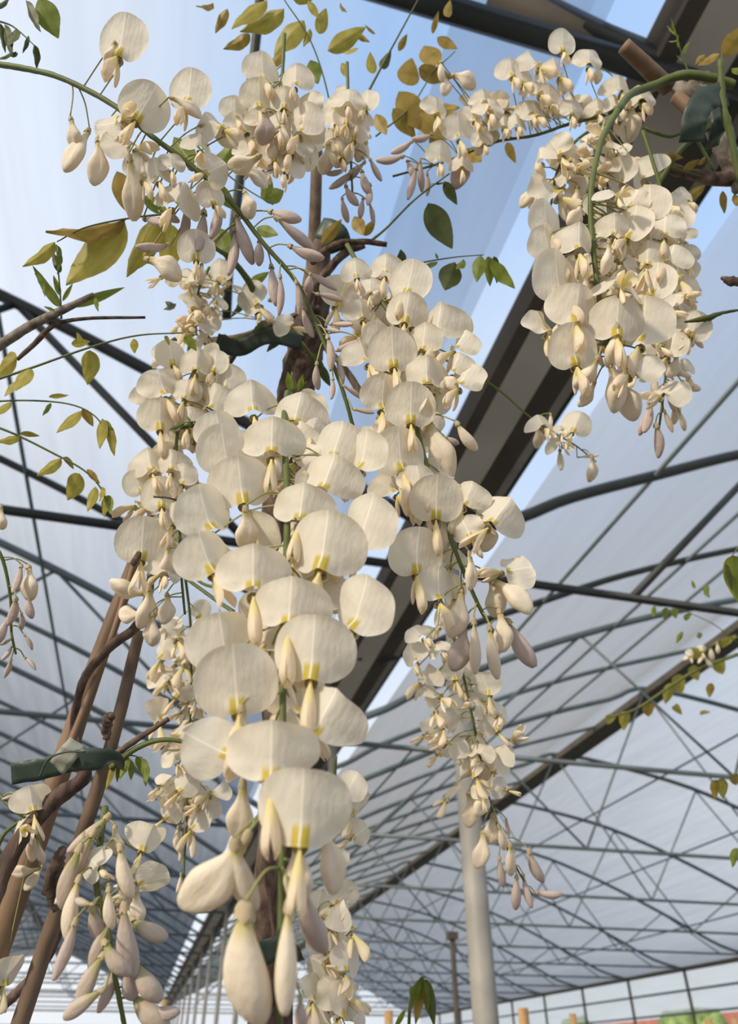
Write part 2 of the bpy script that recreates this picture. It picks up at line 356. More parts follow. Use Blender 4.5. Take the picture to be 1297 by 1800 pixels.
# end-wall bars of both gables
for prof, bay in ((RIGHT, 'right'), (LEFT, 'left')):
    for j, z in enumerate((.4, .9, 1.4, 1.9, 2.5, 3.0)):
        xs = [p[0] for p in prof if p[1] > z-.5]
        if z > 1.9: xs = [x for x, zz in prof if zz > z]
        V, F = tube_geo([Vector((min(xs), YE-.06, Z0+z)), Vector((max(xs), YE-.06, Z0+z))], .035, 6)
        tag(obj('wall_bar', V, F, M['galv']), '%s horizontal bar on the white end wall of the %s bay' % (['lowest', 'second lowest', 'third lowest', 'third highest', 'second highest', 'topmost'][j], bay), 'wall bar')
# stakes of other plants, tops only in view
for (px, py, d, wd, nm) in ((683, 1776, 3.0, 15, 'orange wooden stake top left of the drooping young leaves'), (919, 1772, 2.6, 18, 'thickest orange wooden stake top right of the steel post'), (1006, 1782, 3.2, 12, 'slim orange stake top below the right side wall'), (1244, 1792, 3.4, 12, 'stake top near the lower right corner'), (1290, 1790, 3.4, 12, 'stake top at the right picture edge'), (290, 1757, 3.4, 11, 'small orange stake top behind the lower left buds')):
    t = U(px, py, d); V, F = tube_geo([Vector((0, 0, 0)), Vector((0, 0, t.z))], wd*d/FPX/2, 8)
    o = obj('wooden_stake', V, F, M['stake']); o.location = (t.x, t.y, 0); tag(o, nm, 'stake', 'wooden stakes')
# what shows through the open side
V, F = [], []; box_geo(26, 30, 10, 80, 0, 3.6, V, F)
tag(obj('far_shed', V, F, M['red'], smooth=False), 'low reddish shed outside beyond the right side wall', 'shed')
def blob_geo(c, r, V, F, seed):
    rn = random.Random(seed); b = len(V); n1, n2 = 8, 12
    for i in range(n1+1):
        th = PI*i/n1
        for j in range(n2):
            ph = 2*PI*j/n2; q = r*(1+.22*rn.uniform(-1, 1))
            V.append((c[0]+q*math.sin(th)*math.cos(ph), c[1]+1.6*q*math.sin(th)*math.sin(ph), c[2]+q*math.cos(th)))
    for i in range(n1):
        for j in range(n2): F.append((b+i*n2+j, b+i*n2+(j+1) % n2, b+(i+1)*n2+(j+1) % n2, b+(i+1)*n2+j))
for k, (x, y, r) in enumerate(((19, 23, 1.5), (20, 29.5, 1.8), (20, 38, 1.9))):
    V, F = [], []; blob_geo((x, y, 1.3), r, V, F, k); tag(obj('bush', V, F, M['hedge']), ['yellow-green bush outside at the lower right', 'round green bush outside, middle one', 'farthest green bush outside'][k], 'bush')
struct(box('ground', 12.3, 60, -5, 90, -.1, -.01, M['lime']), 'green grass outside')

# ================================================================== PETALS
def banner_geo(var):
    rn = random.Random(var*13+1); V = []; F = []; nr, na = 12, 48
    point = [.00, .05, .02, -.03, .03, 0][var]; fold = [.55, .95, .35, .45, .75, .25][var]; lean = [.10, .22, .05, .3, .16, .0][var]
    asym = rn.uniform(-.15, .15); ph = rn.uniform(0, 6); rip = [.016, .028, .026, .045, .026, .014][var]; hh = [.42, .37, .45, .40, .36, .46][var]
    for i in range(nr+1):
        r = i/nr
        for j in range(na):
            a = 2*PI*j/na; c, s = math.cos(a), math.sin(a)
            x = .5*r*math.copysign(abs(c)**.88, c)*(1+asym*.3*s); z = hh*r*s
            if s < 0: z = -hh*r*abs(s)**.8*[.95, .72, .85, .80, .68, .98][var]; z += .10*math.exp(-(x/.13)**2)*r*r
            else: z += point*math.exp(-(x/.10)**2)*r*r
            z += hh-.03
            ax = abs(x)
            y = fold*(math.sqrt(ax*ax+.004)-.063)*.75+fold*.5*ax*ax + lean*z*z + .55*max(0, .24-z)**1.6*(ax*3) - .10*math.exp(-((z-.12)/.1)**2-(ax/.12)**2)
            y += rip*math.sin(5*a+ph)*r**3+rip*.8*math.sin(3*a+ph*2)*r**2
            y -= .03*r**6*(1+math.sin(2*a+ph))
            V.append((x, y, z))
    for i in range(nr):
        for j in range(na):
            a = i*na+j; b = i*na+(j+1) % na
            F.append((a, b, b+na, a+na))
    return V, F
BAN = [mesh_of('banner_petal', *banner_geo(v), M['banner']) for v in range(6)]
def wing_geo(var):
    rn = random.Random(var*31+5); V = []; F = []
    op = [.0, .03, .07, .14][var]; ln = .54+.08*rn.random(); fwd = .24+.10*rn.random()
    for sgn in (-1, 1):
        n, k = 12, 8; b = len(V); tw = rn.uniform(-.06, .06)
        for i in range(n+1):
            t = i/n; wd = .20*(math.sin(PI*min(1, .06+t*.91))**.5)*(.5+.62*t)
            for j in range(k+1):
                a = (j/k-.5)*PI*.92
                x = sgn*(wd*.62*math.cos(a)-.02+op*t*t*1.1)+tw*t
                yy = -.04-fwd*math.sin(t*1.4)+wd*math.sin(a)*.75+.012*math.sin(9*t+j)
                zz = .05-ln*t-.05*math.sin(a)*t
                V.append((x, yy, zz))
        for i in range(n):
            for j in range(k): a = b+i*(k+1)+j; F.append((a, a+1, a+k+2, a+k+1))
    return V, F
WIN = [mesh_of('wing_petals', *wing_geo(v), M['wing']) for v in range(4)]
def pod_geo(length, wx, wy, curve, point, n=18, k=20, flat=0, m=1.0, side=0, seam=.12):
    """closed bud hanging from the origin along -z, bean-curved, with the seam of the folded banner down its front"""
    V = []; F = []
    for i in range(n+1):
        t = i/n; r = (math.sin(PI*(t**m*.93+.035)))**.62*(1-point*t)*(.55+.62*t**.8)
        if flat:
            q = max(0, min(1, (t-.14)/.5)); q = q*q*(3-2*q); r = (.36+.74*q)*math.sqrt(max(.02, 1-max(0, (t-.48)/.53)**2))*min(1, .5+t*6)
        for j in range(k):
            a = 2*PI*j/k; ca, sa = math.cos(a), math.sin(a)
            g = 1-seam*math.exp(-((math.atan2(math.sin(a+PI/2), math.cos(a+PI/2)))/.35)**2)*math.sin(PI*t)
            g *= 1+.05*math.sin(3*a+t*4)*flat+.05*math.sin(7*t+2*ca)*flat
            V.append((wx*r*ca*g+side*(t*t-.25*t), wy*r*sa*g+curve*(t*t-.3*t), -length*t))
    for i in range(n):
        for j in range(k): a = i*k+j; b = i*k+(j+1) % k; F.append((a, a+k, b+k, b))
    F.append(tuple(range(k))); F.append(tuple(n*k+j for j in range(k))[::-1])
    return V, F
def keel_geo():
    V, F = pod_geo(.48, .05, .09, -.12, .15)
    rot = Matrix.Rotation(math.radians(20), 3, 'X')
    return [rot @ Vector(v)+Vector((0, -.03, .02)) for v in V], F
KEEL = mesh_of('keel', *[x for x in keel_geo()], M['keel'])
PODS = {}
for nm in ('c', 'm', 'g'):
    PODS[nm] = [mesh_of('bud', *pod_geo(1, .185, .165, .16, .12, m=1.2, side=.12), M['bud_'+nm]), mesh_of('bud', *pod_geo(1, .165, .15, -.16, .22, m=1.05, side=-.14), M['bud_'+nm]), mesh_of('bud', *pod_geo(1, .245, .17, .16, .05, flat=1, m=1.45, side=-.20, seam=.30), M['bud_'+nm])]
def calyx_geo(s=1.0):
    V = []; F = []; k = 10
    prof = [(-.10, .012), (-.085, .045), (-.05, .068), (0, .078), (.03, .085)]
    for i, (q, r) in enumerate(prof):
        for j in range(k):
            a = 2*PI*j/k; e = .022*math.cos(a*5/2*2) if i == 4 else 0
            V.append((r*math.cos(a)*s, -(q+e)*s, r*math.sin(a)*s))
    for i in range(len(prof)-1):
        for j in range(k): a = i*k+j; b = i*k+(j+1) % k; F.append((a, b, b+k, a+k))
    F.append(tuple(range(k))); return V, F
CV, CF = calyx_geo(1.0)
CALF = mesh_of('calyx', [(x, y+.03, z+.02) for x, y, z in CV], CF, M['calyx'])          # on a flower, behind the banner
CALB = mesh_of('calyx', [(x*1.0, z*.9, y*1.15-.01) for x, y, z in CV], [f[::-1] for f in CF], M['calyx'])   # on a bud, at its top (axis -z)

CAM3 = Matrix((RGT, FWD, UPV)).transposed()          # local x right, y away from the viewer, z up
def nearest_on(P, q, lift):
    i = min(range(len(P)), key=lambda k: (P[k]-q).length)
    return P[max(0, i-lift)]
def add_stalk(fl_obj, root, P, r, lift):
    """flower stalk from the cluster's stem to the foot of the flower; stored in the flower's own space"""
    mw = fl_obj['_m']; foot = mw @ Vector(fl_obj['_foot'])
    a = nearest_on(P, foot, lift); mid = (a+foot)/2+(foot-a).length*.14*Vector((0, 0, 1))
    W = smooth_path([a, mid, foot], 4); V, F = tube_geo(W, [r*1.15, r], 5)
    inv = mw.inverted(); o = obj('flower_stalk', [inv @ v for v in V], F, M['ped'], fl_obj)
    return o
def flower(root, P, x, y, wpx, d, roll=0, yaw=0, tilt=0, var=None, wings=True, stalk=True, lift=2):
    s = wpx*d/FPX; var = random.randrange(6) if var is None else var
    R = CAM3 @ Matrix.Rotation(math.radians(roll), 3, 'Y') @ Matrix.Rotation(math.radians(yaw), 3, 'Z') @ Matrix.Rotation(math.radians(tilt), 3, 'X')
    c = U(x, y, d); org = c-(R @ Vector((0, .03, .38)))*s
    mw = Matrix.Translation(org) @ R.to_4x4() @ Matrix.Scale(s, 4)
    f = link_obj('flower', BAN[var], root); f.matrix_local = Matrix.Translation(-root.location) @ mw
    f['_m'] = 0
    if wings:
        link_obj('wing_petals', random.choice(WIN), f); link_obj('keel', KEEL, f)
    link_obj('calyx', CALF, f)
    if stalk:
        foot = mw @ Vector((0, .13, .02)); a = nearest_on(P, foot, lift); mid = (a+foot)/2+(foot-a).length*.14*Vector((0, 0, 1))
        V, F = tube_geo(smooth_path([a, mid, foot], 4), .00045, 5); inv = mw.inverted(); obj('flower_stalk', [inv @ v for v in V], F, M['ped'], f)
    del f['_m']; return f
def bud(root, P, x, y, lpx, ang, d, wr=1.0, tone='m', kind=0, stalk=True, lift=3, lean=None):
    s = lpx*d/FPX; lean = random.uniform(-25, 25) if lean is None else lean
    R = CAM3 @ Matrix.Rotation(math.radians(-ang), 3, 'Y') @ Matrix.Rotation(math.radians(lean), 3, 'X') @ Matrix.Rotation(random.uniform(-.8, .8), 3, 'Z')
    org = U(x, y, d)+(R @ Vector((0, 0, .5)))*s
    mw = Matrix.Translation(org) @ R.to_4x4() @ Matrix.Diagonal((s*wr, s*wr, s, 1))
    f = link_obj('bud', PODS[tone][kind], root); f.matrix_local = Matrix.Translation(-root.location) @ mw
    link_obj('calyx', CALB, f)
    if stalk:
        foot = mw @ Vector((0, 0, .09)); a = nearest_on(P, foot, lift); mid = (a+foot)/2+(foot-a).length*.18*Vector((0, 0, 1))
        V, F = tube_geo(smooth_path([a, mid, foot], 4), .00045, 5); inv = mw.inverted(); obj('flower_stalk', [inv @ v for v in V], F, M['ped'], f)
    return f

def cluster(label, stem, r, flowers=(), buds=(), fill=(), group='white wisteria flower clusters', stem_mat='rachis', tone='m', yk=38, wild=False, name='flower_cluster'):
    """stem: (px,py,depth)...; flowers: (x,y,w[,roll,yaw,tilt,var,ddepth]); buds: (x,y,len,angle[,wr,tone,kind,ddepth])"""
    P = Upath(stem, 10); root = empty(name, P[0]); tag(root, label, 'flower cluster', group)
    V, F = tube_geo(P, [r, r*.55], 8, wob=.08); world_child('stem', V, F, M[stem_mat], root)
    def depth_at(x, y):
        best = min(range(len(stem)-1), key=lambda i: min(math.hypot(stem[i][0]+(stem[i+1][0]-stem[i][0])*t-x, stem[i][1]+(stem[i+1][1]-stem[i][1])*t-y) for t in (0, .25, .5, .75, 1)))
        a, b = stem[best], stem[best+1]; L2 = (b[0]-a[0])**2+(b[1]-a[1])**2
        t = max(0, min(1, ((x-a[0])*(b[0]-a[0])+(y-a[1])*(b[1]-a[1]))/L2)); return a[2]+(b[2]-a[2])*t, a[0]+(b[0]-a[0])*t
    for f in flowers:
        f = list(f)+[None]*(8-len(f)); x, y, w_, roll, yaw, tilt, var, dd = f
        d, sx = depth_at(x, y); off = (x-sx)/max(w_, 1)
        if wild and var is None: var = random.choice((1, 3, 2, 3)); roll = random.uniform(-70, 70) if roll is None else roll; tilt = random.uniform(-62, 15) if tilt is None else tilt; yaw = random.uniform(-60, 60) if yaw is None else yaw
        if yaw is None: yaw = max(-42, min(42, -yk*off))+random.uniform(-8, 8)
        if roll is None: roll = max(-14, min(14, 10*off))+random.uniform(-6, 6)
        if tilt is None: tilt = random.uniform(-14, 8)
        if dd is None: dd = (-.55+.45*min(1, abs(off)*.7))*w_*d/FPX
        flower(root, P, x, y, w_*1.0/max(.75, math.cos(math.radians(yaw))), d+dd, roll, yaw, tilt, var)
    for b in buds:
        b = list(b)+[None]*(8-len(b)); x, y, l, ang, wr, tn, kd, dd = b
        d, sx = depth_at(x, y)
        if dd is None: dd = random.uniform(-.4, .2)*l*d/FPX
        bud(root, P, x, y, l, ang, d+dd, 1.0 if wr is None else wr, tn or tone, random.randrange(2) if kd is None else kd)
    for (n, x0, y0, x1, y1, hw, w_) in fill:
        for i in range(n):
            t = (i+random.random())/n; x = x0+(x1-x0)*t+random.uniform(-hw, hw); y = y0+(y1-y0)*t+random.uniform(-10, 10)
            d, sx = depth_at(x, y); ww = w_*random.uniform(.8, 1.1)
            flower(root, P, x, y, ww, d+random.uniform(.25, .95)*ww*d/FPX, random.uniform(-40, 40), random.uniform(-75, 75), random.uniform(-25, 15))
    return root

# ------------------------------------------------------------------ cluster A, front centre
cluster('largest and nearest white flower cluster, hanging down the middle of the picture',
    [(505, 690, .44), (500, 730, .39), (500, 770, .36), (505, 900, .32), (500, 1050, .285), (497, 1200, .262), (497, 1400, .235), (495, 1560, .22), (490, 1800, .205)], .0018,
    flowers=[(443, 702, 96, -4, 12, -4, 1), (522, 722, 104, 8, -10, -8, 4), (592, 782, 96, 12, -20, -6, 0), (478, 770, 118, 0, 2, -4, 4), (385, 757, 76, -8, 25, 0, 0), (395, 795, 92, -8, 22, 0, 5),
        (423, 850, 112, -6, 14, 2, 0), (576, 835, 116, 14, -18, -6, 4), (530, 887, 118, 4, -6, -6, 4), (362, 905, 86, -14, 38, 0, 2), (570, 958, 142, 4, -12, -8, 0), (642, 925, 92, 16, -40, 0, 2),
        (445, 1002, 138, 0, 8, -6, 4), (362, 978, 86, -16, 35, 0, 0), (510, 1062, 148, 2, 0, -8, 4), (632, 1072, 100, 14, -38, 0, 2), (550, 1145, 150, 2, -4, -6, 0), (393, 1130, 118, -8, 22, 0, 0, .01),
        (415, 1205, 146, -4, 10, 2, 5), (568, 1258, 124, 22, -26, -4, 1), (375, 1315, 96, -62, 30, 0, 2), (477, 1325, 172, 0, 4, -4, 4), (531, 1425, 172, 2, -2, -2, 0), (640, 800, 70, 8, -45, 0, 2), (535, 1235, 90, -10, 30, 0, 2, .015)],
    buds=[(383, 1545, 165, -34, .95, 'c', 2, 0), (420, 1545, 140, 4, 1.05, 'c', 0, .002), (526, 1535, 118, 6, .9, 'c', 2, -.004), (585, 1510, 120, 20, .8, 'c', 2, .004), (425, 1705, 195, -2, 1.3, 'c', 0, -.006), (503, 1690, 165, 0, .75, 'c', 0, -.008), (545, 1625, 170, 8, .75, 'm', 0, .006),
        (528, 1785, 60, 0, 1.2, 'm', 0, 0), (425, 1430, 120, -4, .8, 'c', 2, .008), (436, 930, 72, 5, 1.1, 'c', 2, 0), (487, 830, 60, 0, 1.2, 'c', 2, 0), (425, 1290, 90, 0, 1.0, 'c', 2, 0)],
    fill=[(12, 480, 700, 510, 900, 70, 80), (12, 500, 900, 510, 1150, 70, 105), (5, 480, 1150, 500, 1350, 50, 110)])

# ------------------------------------------------------------------ cluster B, left of it and behind
cluster('cream flower cluster directly left of and behind the largest one',
    [(350, 640, .535), (338, 660, .53), (328, 690, .52), (310, 780, .51), (315, 900, .49), (318, 1000, .48), (325, 1080, .48)], .0015,
    flowers=[(345, 636, 72), (300, 625, 46), (285, 675, 72), (325, 687, 58), (397, 668, 62), (373, 700, 72), (281, 732, 72), (331, 735, 70), (263, 812, 72, -10), (300, 812, 66), (322, 838, 50), (243, 852, 44),
        (283, 872, 70), (306, 905, 60, 6, -12), (250, 955, 90, 4, 18, -4, 5), (290, 1000, 60, 20, 20, -50, 3), (378, 640, 50), (262, 695, 46)],
    buds=[(225, 1040, 66, -95, 1.2, 'c', 2), (227, 1082, 52, -80, 1.2, 'c', 2), (262, 1070, 70, 0, 1.1, 'c', 2), (295, 1070, 50, 10, 1.2, 'c', 2), (268, 1110, 60, 0, 1.2, 'c', 2), (297, 990, 60, 0, 1, 'c', 2)],
    fill=[(26, 335, 610, 300, 880, 50, 58), (6, 300, 900, 290, 1000, 30, 46)])
cluster('long narrow cream cluster hanging behind the left side, ending in one bud',
    [(318, 960, .60), (335, 1100, .62), (335, 1250, .62), (330, 1400, .62), (322, 1560, .62)], .0013,
    flowers=[(285, 1140, 46), (320, 1150, 48), (355, 1160, 46), (288, 1185, 48), (318, 1215, 48), (350, 1235, 44), (285, 1250, 46), (320, 1285, 46), (305, 1330, 44), (345, 1320, 46), (290, 1375, 40), (325, 1380, 48), (358, 1400, 46),
        (300, 1430, 44), (345, 1440, 46), (370, 1415, 40), (285, 1400, 36), (380, 1385, 38), (315, 1110, 44), (300, 1100, 40), (375, 1130, 46)],
    buds=[(310, 1475, 40, -10, 1.2, 'c'), (340, 1485, 40, 10, 1.2, 'c'), (320, 1500, 34, 0, 1.1, 'c'), (317, 1553, 34, -5, 1, 'c')],
    fill=[(26, 330, 1080, 330, 1440, 38, 42)], tone='c', wild=True)

# ------------------------------------------------------------------ cluster C, right of centre
cluster('tall white cluster right of the largest one, fading into pale buds at its tip',
    [(610, 430, .47), (650, 500, .45), (700, 580, .43), (715, 680, .41), (745, 800, .39), (790, 940, .37), (830, 1040, .365), (855, 1090, .365), (880, 1130, .365)], .0015,
    flowers=[(625, 475, 56), (677, 467, 66), (720, 497, 76), (650, 505, 50), (715, 545, 76), (770, 567, 82), (635, 545, 60), (690, 620, 88, -2, 8), (750, 655, 90, 0, 2), (815, 662, 60), (808, 600, 54), (672, 697, 72, 4, 25), (722, 717, 90, 2, 4, 0, 5),
        (665, 772, 66), (702, 800, 92), (737, 842, 72), (767, 882, 96, 2, 0), (822, 870, 60, 20), (877, 903, 90, 35, -20, 0, 1), (732, 977, 98, 4, 16, 0, 5), (770, 1035, 74, 20, 30, -30, 2), (820, 930, 60, -30), (908, 1000, 60, 70, -40, 0, 3), (662, 590, 50), (640, 620, 60), (800, 640, 50), (690, 850, 60), (745, 600, 60)],
    buds=[(858, 940, 58, 15, 1.3, 'c', 2), (905, 1042, 84, 62, 1.05, 'c', 2), (872, 1050, 70, 15, 1.1, 'c', 2), (830, 1005, 64, 8, .8, 'c', 2), (808, 1080, 84, -4, .95, 'c', 2), (835, 1140, 92, 2, .75, 'c', 0), (865, 1150, 94, 6, .75, 'c', 0), (812, 1140, 80, -6, 1, 'm', 2), (913, 1135, 88, 24, 1.1, 'm', 0), (885, 1110, 70, 10, 1, 'c', 2),
        (775, 790, 110, 25, .9, 'c', 2), (818, 770, 58, 30, 1.1, 'c', 0), (795, 775, 28, 60, 1.2, 'm', 0), (790, 670, 40, 60, 1.2, 'c', 2), (780, 945, 70, 0, .8, 'c', 2), (742, 745, 50, 10, 1.1, 'c', 2), (665, 520, 40, -10, 1.2, 'c', 2)],
    fill=[(22, 650, 490, 730, 700, 65, 66), (14, 720, 700, 760, 900, 50, 70), (4, 770, 960, 800, 1040, 30, 60)])
cluster('slender pale cluster dangling before the steel post, mauve buds at its end',
    [(770, 1040, .60), (800, 1130, .60), (828, 1250, .60), (848, 1350, .60), (870, 1440, .60), (905, 1520, .60), (935, 1572, .60)], .0013,
    flowers=[(735, 1112, 46, -20), (728, 1152, 48), (745, 1185, 44), (765, 1215, 44), (790, 1090, 44), (770, 1140, 44), (800, 1180, 44), (765, 1240, 46), (790, 1270, 46), (855, 1205, 46), (880, 1250, 44, 40), (865, 1275, 46), (760, 1285, 48), (800, 1305, 44), (840, 1240, 40), (780, 1320, 40), (845, 1320, 48), (885, 1310, 44), (870, 1345, 44), (825, 1350, 44), (795, 1395, 36, 80), (880, 1385, 36), (845, 1390, 40)],
    buds=[(825, 1345, 50, 0, 1.2, 'c', 2), (858, 1345, 55, -5, 1.1, 'c', 2), (828, 1425, 56, 6, 1.1, 'c', 2), (850, 1410, 50, -6, 1.2, 'c', 2), (865, 1462, 64, -2, 1.1, 'c', 2), (848, 1495, 60, -6, 1.0, 'c', 2), (883, 1475, 50, 15, 1, 'c', 0), (897, 1515, 66, 2, .9, 'c', 0), (880, 1535, 50, 4, .9, 'm', 0), (938, 1525, 64, 16, 1, 'm', 0), (907, 1572, 56, -4, 1, 'm', 0), (925, 1568, 52, 8, .8, 'm', 0), (965, 1574, 46, 75, 1.05, 'm', 0), (892, 1455, 30, 10, 1, 'm')],
    fill=[(12, 770, 1090, 830, 1340, 42, 40)], tone='c', wild=True)

# ------------------------------------------------------------------ cluster E, F, upper right
cluster('broad white cluster hanging at the upper right from an arched green stem',
    [(1085, 195, .45), (1060, 240, .43), (1042, 310, .41), (1038, 380, .40), (1045, 460, .39), (1058, 560, .38), (1075, 640, .375), (1100, 700, .375)], .0019,
    flowers=[(1078, 343, 66, 10, 10, -50, 0), (1112, 352, 50, 20), (1142, 362, 64, 0, -30), (958, 388, 64, -4, 30), (1080, 397, 70, 0, -8), (1018, 420, 84, 4, 6), (962, 435, 66, -10, 35, 0, 2), (978, 492, 92, -6, 30, 0, 5), (1013, 540, 98, 10, 12, -2, 0), (955, 568, 56, 0, 40), (1008, 615, 92, -4, 10, 2, 5), (1085, 497, 104, 4, -6, -52, 4),
        (1085, 562, 100, 4, -8, 0, 0), (1130, 575, 80, 8, -45, 4, 2), (1138, 450, 66, 0, -30), (1178, 450, 56, 10, -40), (1150, 500, 60, 10, -40), (1110, 400, 60), (1168, 400, 60, 0, -30), (1120, 640, 70, 20, -40, -20, 3)],
    buds=[(1070, 455, 56, 2, 1.0, 'c', 2, -.012), (1037, 658, 60, -20, 1.3, 'c', 2, -.01), (1035, 695, 50, -25, .9, 'c', 2), (1085, 680, 84, 20, 1.1, 'c', 2, -.006), (1105, 700, 76, 28, 1.1, 'c', 2, 0), (1083, 610, 70, 0, 1, 'c', 2, -.01), (1015, 380, 50, -20, 1.2, 'c', 2), (1030, 505, 40, 10, 1.2, 'c', 2)],
    fill=[(30, 1085, 350, 1080, 600, 85, 70)])
cluster('cream cluster behind the right flank of the broad upper right one',
    [(1130, 230, .55), (1160, 330, .54), (1180, 450, .54), (1175, 600, .53), (1165, 700, .53), (1155, 775, .53)], .0014,
    flowers=[(1220, 577, 56, 20, -20, 0, 5), (1185, 390, 50), (1170, 430, 50), (1190, 470, 48), (1195, 520, 44), (1165, 540, 50), (1180, 610, 44), (1130, 650, 48), (1200, 580, 40), (1150, 600, 48), (1190, 360, 46), (1180, 690, 50)],
    buds=[(1205, 520, 36, 60, 1.2, 'c', 2), (1185, 535, 34, 0, 1.2, 'c', 2), (1152, 645, 40, 0, 1.2, 'c', 2), (1187, 645, 40, -10, 1.3, 'c', 2), (1215, 680, 36, 60, 1.2, 'c'), (1195, 655, 40, 60, 1.1, 'c'), (1150, 680, 44, 0, 1, 'c'), (1180, 700, 50, 20, 1, 'm'), (1200, 740, 36, 20, 1, 'c'), (1175, 740, 40, 30, 1, 'c'), (1140, 735, 56, -6, 1.2, 'm'), (1160, 775, 56, 20, 1.2, 'm'), (1130, 745, 40, -20, 1, 'm'), (1190, 720, 50, -10, 1, 'c'), (1225, 600, 30, 20, 1, 'c')],
    fill=[(28, 1170, 330, 1170, 660, 38, 46)], tone='c', wild=True)
cluster('nearly horizontal white cluster along the top right beneath the dark roof tube',
    [(1180, 140, .62), (1080, 195, .60), (1000, 218, .60), (940, 238, .60), (870, 250, .60), (780, 285, .60), (690, 310, .60)], .0016,
    flowers=[(767, 187, 46, 0), (805, 228, 56), (860, 187, 58), (898, 122, 52), (938, 105, 48), (988, 77, 50, 0, 8, 0, 5), (1035, 103, 54, 5, 5), (978, 120, 56), (943, 155, 52), (915, 135, 50), (1088, 150, 60), (1125, 167, 62), (1050, 188, 46), (907, 212, 46), (812, 285, 46), (772, 272, 48), (848, 245, 40), (885, 215, 46), (940, 195, 50), (1005, 190, 46), (965, 170, 46), (930, 190, 46), (850, 170, 46), (830, 200, 40), (1080, 180, 50)],
    buds=[(685, 283, 46, -75, 1.2, 'm'), (707, 262, 40, -60, 1.2, 'm'), (742, 245, 42, -55, 1.2, 'm'), (722, 296, 36, 20, 1.2, 'm'), (725, 325, 60, -12, .8, 'm'), (740, 310, 50, 6, .8, 'm'), (817, 137, 44, 70, 1.3, 'c', 2), (785, 150, 36, 10, 1.2, 'c', 2), (775, 125, 34, 0, 1.2, 'c'), (1052, 130, 30, 20, 1.3, 'c', 2), (990, 150, 40, 12, 1.2, 'c', 2), (848, 245, 50, 5, 1, 'c', 2), (812, 300, 60, -5, 1.1, 'm', 2), (868, 235, 40, 0, 1.2, 'c', 2), (1110, 215, 60, 0, 1.3, 'c', 2), (1095, 190, 30, 0, 1, 'c', 2), (1100, 280, 36, 0, 1, 'c', 2), (753, 325, 36, 10, 1, 'm')],
    fill=[(20, 840, 180, 1090, 190, 60, 46)])
cluster('cream cluster between the horizontal top right cluster and the broad one below',
    [(1060, 215, .56), (1010, 250, .56), (980, 300, .56), (970, 350, .56), (965, 380, .56)], .0013,
    flowers=[(977, 262, 46), (1033, 250, 48), (950, 275, 46), (998, 300, 50), (967, 325, 62, -30), (1020, 310, 46), (1060, 290, 46), (1125, 305, 60), (940, 345, 36), (1010, 345, 50), (1080, 250, 46), (1090, 310, 50), (1000, 270, 46), (1045, 320, 46)],
    buds=[(1013, 360, 60, 0, 1.2, 'c', 2), (928, 345, 40, -20, 1.1, 'c', 2), (1060, 240, 40, 0, 1.2, 'c', 2)],
    fill=[(14, 1080, 260, 980, 330, 50, 44)], tone='c', wild=True)

# ------------------------------------------------------------------ cluster H, the long diagonal stem
cluster('sparse white flowers and mauve buds along the long diagonal stem from the upper left',
    [(-40, 108, .47), (40, 120, .46), (110, 138, .45), (200, 185, .44), (265, 238, .43), (345, 298, .43), (410, 360, .43), (465, 430, .43), (520, 495, .43), (560, 580, .43), (600, 680, .42), (622, 755, .42)], .0019,
    flowers=[(215, 73, 94, 10, -12, 0, 5), (253, 190, 84, 30, 20, 0, 5), (333, 162, 80, 8, -10, 0, 5), (197, 218, 66, -80, 20, -20, 2), (378, 215, 62, -40, 30, 0, 1), (215, 255, 56, -60, 40, 0, 2), (275, 300, 66, -10, 20, 0, 1), (312, 345, 84, 20, 10, -10, 1), (372, 300, 60, 60, 20, -30, 2), (345, 438, 66, 0, 10, 0, 5), (250, 300, 50, 0, 40), (352, 250, 50, 10, 30), (300, 285, 50), (370, 345, 46, -20, 30)],
    buds=[(200, 95, 36, -10, 1.5, 'c', 2, -.012), (137, 262, 92, -14, .8, 'c', 2), (175, 285, 80, 6, .9, 'c', 2), (235, 335, 100, 2, .8, 'c', 2), (130, 235, 50, 10, 1.2, 'c', 2), (225, 215, 50, -60, .8, 'c', 2), (330, 185, 56, 75, .9, 'c', 2, -.012), (390, 235, 66, 80, 1, 'c', 2), (365, 300, 60, 80, 1.1, 'c', 2), (430, 290, 62, -70, 1.1, 'c', 2), (450, 308, 50, 70, 1.1, 'c', 2), (437, 358, 44, 20, 1.4, 'c', 2),
        (500, 380, 56, 68, 1.2, 'm'), (520, 412, 80, 55, .8, 'm'), (537, 447, 64, 60, 1.0, 'm'), (272, 388, 44, 75, 1.3, 'm'), (297, 380, 36, 60, 1.3, 'm'), (328, 395, 56, 0, 1.2, 'm'), (355, 412, 90, 0, .9, 'm'), (383, 390, 62, 0, 1.2, 'm'), (427, 420, 88, 16, .8, 'm'), (413, 445, 88, 2, .8, 'm'), (455, 443, 44, 0, 1.3, 'm'), (268, 437, 56, -70, 1.2, 'm'), (290, 465, 64, 75, 1.3, 'c', 2), (353, 480, 36, 0, 1.3, 'c', 2),
        (480, 500, 78, 8, .8, 'm'), (495, 520, 66, 5, .8, 'm'), (527, 525, 56, 12, .9, 'm'), (543, 498, 32, -10, 1.6, 'm'), (567, 493, 60, 65, .8, 'm'), (580, 521, 46, 85, .9, 'm'), (538, 567, 56, 14, .8, 'm'), (585, 580, 32, 80, 1.0, 'm'), (602, 570, 44, 85, .9, 'm'), (612, 609, 46, -60, 1, 'm'), (583, 622, 60, 14, 1, 'm'), (555, 662, 46, -6, 1, 'm'), (600, 655, 46, 20, 1.1, 'm'), (620, 687, 36, 65, 1, 'm'), (585, 685, 40, 0, 1, 'm'), (640, 722, 34, 85, 1, 'g')])

